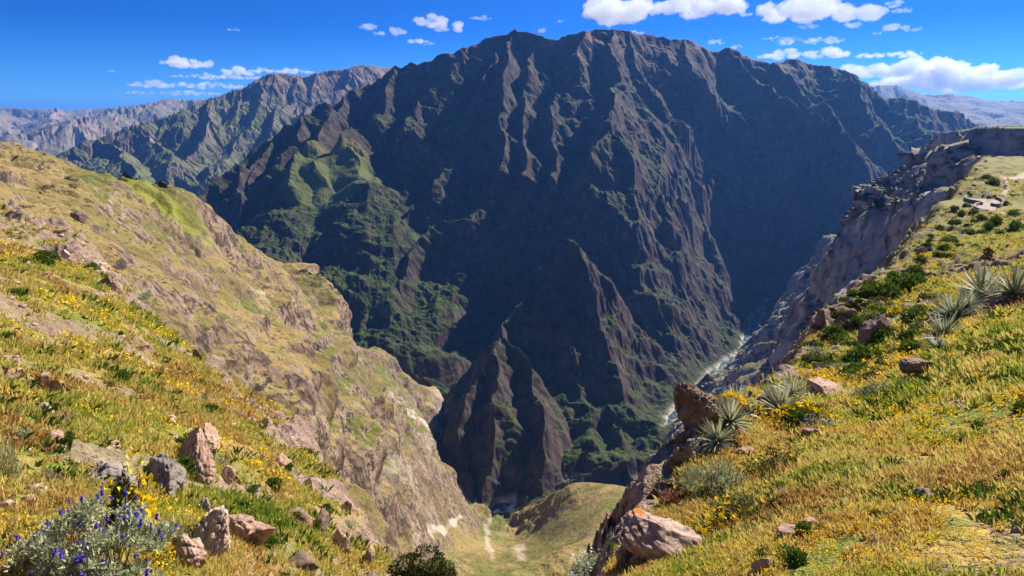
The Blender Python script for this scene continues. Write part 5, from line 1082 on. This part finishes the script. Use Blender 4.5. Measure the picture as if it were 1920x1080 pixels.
def wall(pts, h=1.15, th=0.55, name='parapet'):
    P = smooth(pl(pts), 6); n = len(P); Lf, Rt = [], []
    for i in range(n):
        d = P[min(i + 1, n - 1)] - P[max(i - 1, 0)]; d = d / (np.linalg.norm(d) + 1e-9); nn = np.array([-d[1], d[0]]) * th / 2; Lf.append(P[i] + nn); Rt.append(P[i] - nn)
    def strip(nm, z0, z1, ex, mt, par):
        V = []; F = []
        for i in range(n):
            c = (Lf[i] + Rt[i]) / 2
            for q_, zz_ in ((Lf[i], z0), (Lf[i], z1), (Rt[i], z1), (Rt[i], z0)): V.append((*(c + (q_ - c) * ex), zz_))
        for i in range(n - 1):
            b = 4 * i; F += [(b + k, b + (k + 1) % 4, b + 4 + (k + 1) % 4, b + 4 + k) for k in range(4)]
        F += [(3, 2, 1, 0), (4 * n - 4, 4 * n - 3, 4 * n - 2, 4 * n - 1)]
        return link(nm, np_mesh(nm, V, F, mt, nv=4), par)
    w_ = strip(name, -1.6, h, 1.0, M_mas, root); strip('coping', h + 0.004, h + 0.16, 1.25, M_cop, w_)
wall([(960, 405), (880, 398), (815, 370), (830, 335), (900, 312), (1010, 305), (1090, 318)])
wall([(970, 418), (900, 418), (825, 450), (800, 490), (850, 520), (960, 545), (1060, 560)])
wall([(1100, 580), (1040, 580), (970, 605), (958, 640), (1010, 675), (1100, 700), (1190, 712)])
wall([(1080, 345), (1200, 345), (1290, 375), (1300, 410), (1230, 440), (1150, 440), (1080, 430)], name='planter_wall')
wall([(1250, 465), (1340, 490), (1430, 530), (1440, 570), (1390, 605), (1310, 610), (1240, 590)], name='planter_wall')
wall([(1090, 290), (1130, 268), (1190, 275), (1215, 300)], name='planter_wall')
for a_ in [(1180, 520), (1222, 515), (1330, 690), (968, 400)]:
    q_ = pl([a_])[0]; bm = bmesh.new(); bmesh.ops.create_cone(bm, cap_ends=True, segments=8, radius1=0.09, radius2=0.07, depth=3.2); me = bpy.data.meshes.new('post'); bm.to_mesh(me); bm.free(); me.materials.append(M_stem); link('post', me, root, (q_[0], q_[1], 1.7))
# stone steps going up to the path
st_root = link('stone_steps', None); h0 = hit(*zo(1485, 318), [RIGHT]); st_root.location = h0[:3]; tag(st_root, 'short flight of pale stone steps linking two paths behind the lookout', 'steps')
for k in range(8):
    hk = hit(*zo(1485 - k * 3.5, 318 - k * 22), [RIGHT])
    if hk is None: continue
    c, f = stone_co(860 + k, 3, 8, (1.1, 0.45, 0.35), rough=0.03); me = np_mesh('step', c, f, M_st_pale); o = link('step', me, st_root, (hk[0] - h0[0], hk[1] - h0[1], hk[2] - h0[2] + 0.1)); o['kind'] = 'thing' if False else 'thing'; del o['kind']
# far trees along the left brow
M_tree = leafy('tree_leaves', [(0, (0.012, 0.022, 0.010)), (0.5, (0.03, 0.045, 0.016)), (1, (0.06, 0.075, 0.025))], 0.15)
def tree_proto(seed, slim):
    root = link('tree', None); tag(root, '', 'tree')
    v, f, t = leaves_cloud(900, (0.5 * slim, 0.5 * slim, 0.85), 0.10, seed, lumps=12, shell=0.4); v = v + np.array([0, 0, 0.22]); link('crown', np_mesh('crown', v, f, M_tree, {'tint': t}, nv=4), root)
    v, f = sticks(5, (0.3 * slim, 0.3 * slim, 0.9), 0.035, seed, 0.01); link('trunk', np_mesh('trunk', v, f, M_stem, nv=4), root); return root
TP = [tree_proto(970, 0.55), tree_proto(973, 0.9)]
for k, (px, py, h_, tp, lab) in enumerate([(237, 344, 12, 0, 'slim dark tree at the upper end of the row on the left brow'), (243, 347, 10, 0, 'second slim dark tree of the row on the left brow'), (251, 350, 10, 1, 'bushy dark tree below the two slim ones'), (258, 352, 11, 0, 'tall dark tree in the middle of the row on the brow'), (264, 354, 9, 1, 'rounded tree just left of the white marker'),
        (279, 356, 6, 1, 'low dark bushy tree just right of the white marker'), (286, 357, 5, 1, 'lowest bushy tree of the row on the brow'), (300, 358, 9, 1, 'wide dark tree near the bright green field'), (307, 360, 8, 1, 'last dark tree of the row beside the bright green field'), (8, 288, 9, 1, 'lone dark tree on the grassy hill at the left edge'), (82, 318, 5, 1, 'small dark tree on the hill left of the row'), (128, 327, 5, 1, 'small dark tree where the hill flattens')]):
    p = hit(px, py + 1, [SLOPE])
    if p is None: p = (*at(px, py, 540), 540)
    i_ = int(np.argmin(abs(SLOPE.r - math.hypot(p[0], p[1])))); j_ = int(np.argmin(abs(SLOPE.az - math.atan2(p[0], p[1])))); dd_ = (SLOPE.dx[i_, j_], SLOPE.dy[i_, j_], SLOPE.dz[i_, j_]); p = (p[0] + dd_[0], p[1] + dd_[1], p[2] + dd_[2])
    s_ = px2m(p, h_ * 1.3); place(TP[tp], (p[0], p[1], p[2] - 0.05 * s_), (0, 0, rnd.random() * 6), (s_, s_, s_), lab)
p = hit(271, 354, [SLOPE]) or (*at(271, 354, 540), 540); i_ = int(np.argmin(abs(SLOPE.r - math.hypot(p[0], p[1])))); j_ = int(np.argmin(abs(SLOPE.az - math.atan2(p[0], p[1])))); p = (p[0] + SLOPE.dx[i_, j_], p[1] + SLOPE.dy[i_, j_], p[2] + SLOPE.dz[i_, j_]); s_ = px2m(p, 9)
root = link('marker_post', None, loc=p[:3]); tag(root, 'small white marker on the brow between the dark trees', 'marker')
m = NT('whitewash'); M_ww = m.done((0.75, 0.73, 0.70))
for nm, sz, zc in (('plinth', (0.35, 0.3, 0.12), 0.1), ('pillar', (0.09, 0.09, 0.42), 0.55)):
    bm = bmesh.new(); bmesh.ops.create_cube(bm, size=2.0); bmesh.ops.scale(bm, vec=[a * s_ for a in sz], verts=bm.verts); bmesh.ops.bevel(bm, geom=bm.edges[:], offset=0.03 * s_, segments=1, affect='EDGES')
    me = bpy.data.meshes.new(nm); bm.to_mesh(me); bm.free(); me.materials.append(M_ww); link(nm, me, root, (0, 0, zc * s_))

# ================================================================== CLOUDS (well above and beyond the haze)
mc = bpy.data.materials.new('cloud'); mc.use_nodes = True; t_ = mc.node_tree; t_.nodes.remove(t_.nodes['Principled BSDF'])
pv = t_.nodes.new('ShaderNodeVolumePrincipled'); pv.inputs['Color'].default_value = (1, 1, 1, 1); pv.inputs['Density'].default_value = 0.0022; pv.inputs['Anisotropy'].default_value = 0.0
t_.links.new(pv.outputs[0], t_.nodes['Material Output'].inputs['Volume'])
def cloud(k, px, py, wpx, hpx, label, r=26000, n=26, wisp=False):
    c = np.array(at(px, py, r)); D = np.linalg.norm(c); w_ = wpx / FPX * D / 2; h_ = hpx / FPX * D / 2; rr = np.random.RandomState(1000 + k)
    V = []; F = []; off = 0; bm = bmesh.new(); bmesh.ops.create_icosphere(bm, subdivisions=2, radius=1.0); co = np.array([v.co[:] for v in bm.verts]); f = np.array([[v.index for v in p.verts] for p in bm.faces]); bm.free()
    a = math.atan2(c[0], c[1]); ex = np.array([math.cos(a), -math.sin(a), 0]); ey = np.array([math.sin(a), math.cos(a), 0])
    for i in range(n):
        u = rr.uniform(-1, 1); env = math.sqrt(max(0.0, 1 - u * u)) * (0.45 + 0.55 * abs(math.sin(u * 2.6 + k)))
        zz_ = rr.uniform(-0.75, 1) * env * 0.75; rad = h_ * rr.uniform(0.32, 0.75) * (0.55 + 0.6 * env)
        q_ = ex * (u * w_ * 0.92) + ey * rr.uniform(-1, 1) * w_ * 0.5 * env + np.array([0, 0, zz_ * h_])
        V.append(co * rad * np.array([1.25, 1.25, 0.75 if zz_ > -0.2 else 0.45]) + q_); F.append(f + off); off += len(co)
    o = link('cloud', np_mesh('cloud', np.concatenate(V), np.concatenate(F), mc), loc=tuple(c)); tag(o, label, 'cloud')
    md = o.modifiers.new('union', 'REMESH'); md.mode = 'VOXEL'; md.voxel_size = max(h_ / 9, w_ / 60)
    tx = bpy.data.textures.get('puffs%d' % int(math.log(h_) * 2)) or bpy.data.textures.new('puffs%d' % int(math.log(h_) * 2), 'CLOUDS'); tx.noise_scale = h_ * 0.45; tx.noise_depth = 3
    dm = o.modifiers.new('billow', 'DISPLACE'); dm.texture = tx; dm.strength = h_ * 0.55; dm.mid_level = 0.55; dm.texture_coords = 'LOCAL'
CL = [(1158, 26, 110, 46, 'large white cumulus above the right shoulder of the summit', 34), (1105, 28, 26, 16, 'small puff left of the large cumulus', 8), (1305, 14, 150, 44, 'wide white cumulus cut by the top of the picture', 40), (1398, 26, 24, 12, 'shred at the right end of the wide cumulus', 6),
      (1500, 18, 120, 44, 'ragged cumulus at the top between two others', 36), (1518, 50, 34, 12, 'small flat puff under the ragged cumulus', 8), (1612, 28, 66, 34, 'slanting torn cumulus at the top right', 20), (1598, 48, 26, 12, 'scrap under the slanting cumulus', 7), (1680, 8, 30, 12, 'tiny cloud at the top edge right', 7), (1692, 20, 30, 10, 'thin cloud just below the tiny one', 7),
      (1680, 51, 38, 16, 'white puff in the open blue at right', 10), (1713, 56, 22, 9, 'faint shred right of the white puff', 6), (1645, 63, 12, 6, 'speck of cloud left of the white puff', 4), (1520, 77, 110, 12, 'long thin cloud bar above the right ridge', 26), (1455, 72, 50, 6, 'thin tail of the long cloud bar', 8), (1505, 104, 140, 20, 'flat bright cloud sitting behind the right ridge', 34),
      (1668, 104, 100, 10, 'row of small clouds above the great bank', 16), (1700, 132, 230, 34, 'western end of the great cloud bank', 60), (1830, 152, 260, 40, 'eastern end of the great cloud bank', 70), (1760, 158, 200, 26, 'lower body of the great cloud bank', 50), (1812, 120, 14, 6, 'speck over the great bank', 4), (1850, 127, 22, 6, 'faint shred over the east of the great bank', 5),
      (1344, 80, 30, 10, 'small cloud just above the shoulder ridge', 7), (1381, 89, 18, 9, 'round puff peeking over the ridge', 5), (350, 120, 78, 18, 'white cloud highest over the left range', 20), (352, 161, 180, 14, 'long lens of cloud left of the range', 36), (330, 175, 150, 9, 'lowest thin cloud streak left of the range', 26), (420, 145, 170, 10, 'long cloud streak touching the range', 26), (450, 134, 60, 18, 'humped cloud on top of the long streak', 12), (530, 134, 110, 10, 'flat cloud skimming the left range crest', 20),
      (805, 40, 60, 24, 'upper half of the bright cloud over the left shoulder', 16), (838, 52, 64, 20, 'lower half of the bright cloud over the left shoulder', 16), (691, 51, 30, 13, 'leftmost of three little puffs', 8), (713, 63, 22, 11, 'middle of three little puffs', 6), (747, 60, 32, 15, 'right of three little puffs', 8), (905, 35, 30, 9, 'small flat cloud left of the summit', 7), (887, 34, 10, 6, 'speck beside the small flat cloud', 4), (1050, 40, 16, 6, 'little cloud right above the summit', 4), (1012, 58, 20, 9, 'puff peeking over the summit ridge', 5), (790, 80, 50, 14, 'faint veil under the bright cloud', 10),
      (1190, 62, 36, 8, 'white cap behind the summit plateau', 8), (438, 56, 22, 5, 'thin wisp high in the left sky', 5), (210, 134, 14, 4, 'lonely fleck low in the left sky', 4)]
for k, (px, py, w_, h_, lab, n) in enumerate(CL):
    n = max(n, int(w_ / h_ * 6)); h_ *= 1.15
    cloud(k, px, py, w_, h_, lab, 22000 if py < 90 else 34000, n)
# ================================================================== HAZE
def haze():
    x0, x1, y0, y1, z0, z1 = -45000, 45000, -3000, 60000, -1041.5, 820
    v = [(x, y, z) for z in (z0, z1) for y in (y0, y1) for x in (x0, x1)]
    f = [(0, 2, 3, 1), (4, 5, 7, 6), (0, 1, 5, 4), (2, 6, 7, 3), (0, 4, 6, 2), (1, 3, 7, 5)]
    me = bpy.data.meshes.new('haze'); me.from_pydata(v, [], f)
    m = bpy.data.materials.new('haze_air'); m.use_nodes = True; t = m.node_tree
    t.nodes.remove(t.nodes['Principled BSDF'])
    pv = t.nodes.new('ShaderNodeVolumePrincipled'); pv.inputs['Color'].default_value = (0.12, 0.36, 1.0, 1)
    pv.inputs['Density'].default_value = HAZE; pv.inputs['Anisotropy'].default_value = 0.35
    t.links.new(pv.outputs[0], t.nodes['Material Output'].inputs['Volume'])
    me.materials.append(m); o = bpy.data.objects.new('haze', me); C.objects.link(o); o['kind'] = 'stuff'; o['label'] = 'thin blue haze filling the canyon air'
    o.visible_shadow = True
haze()
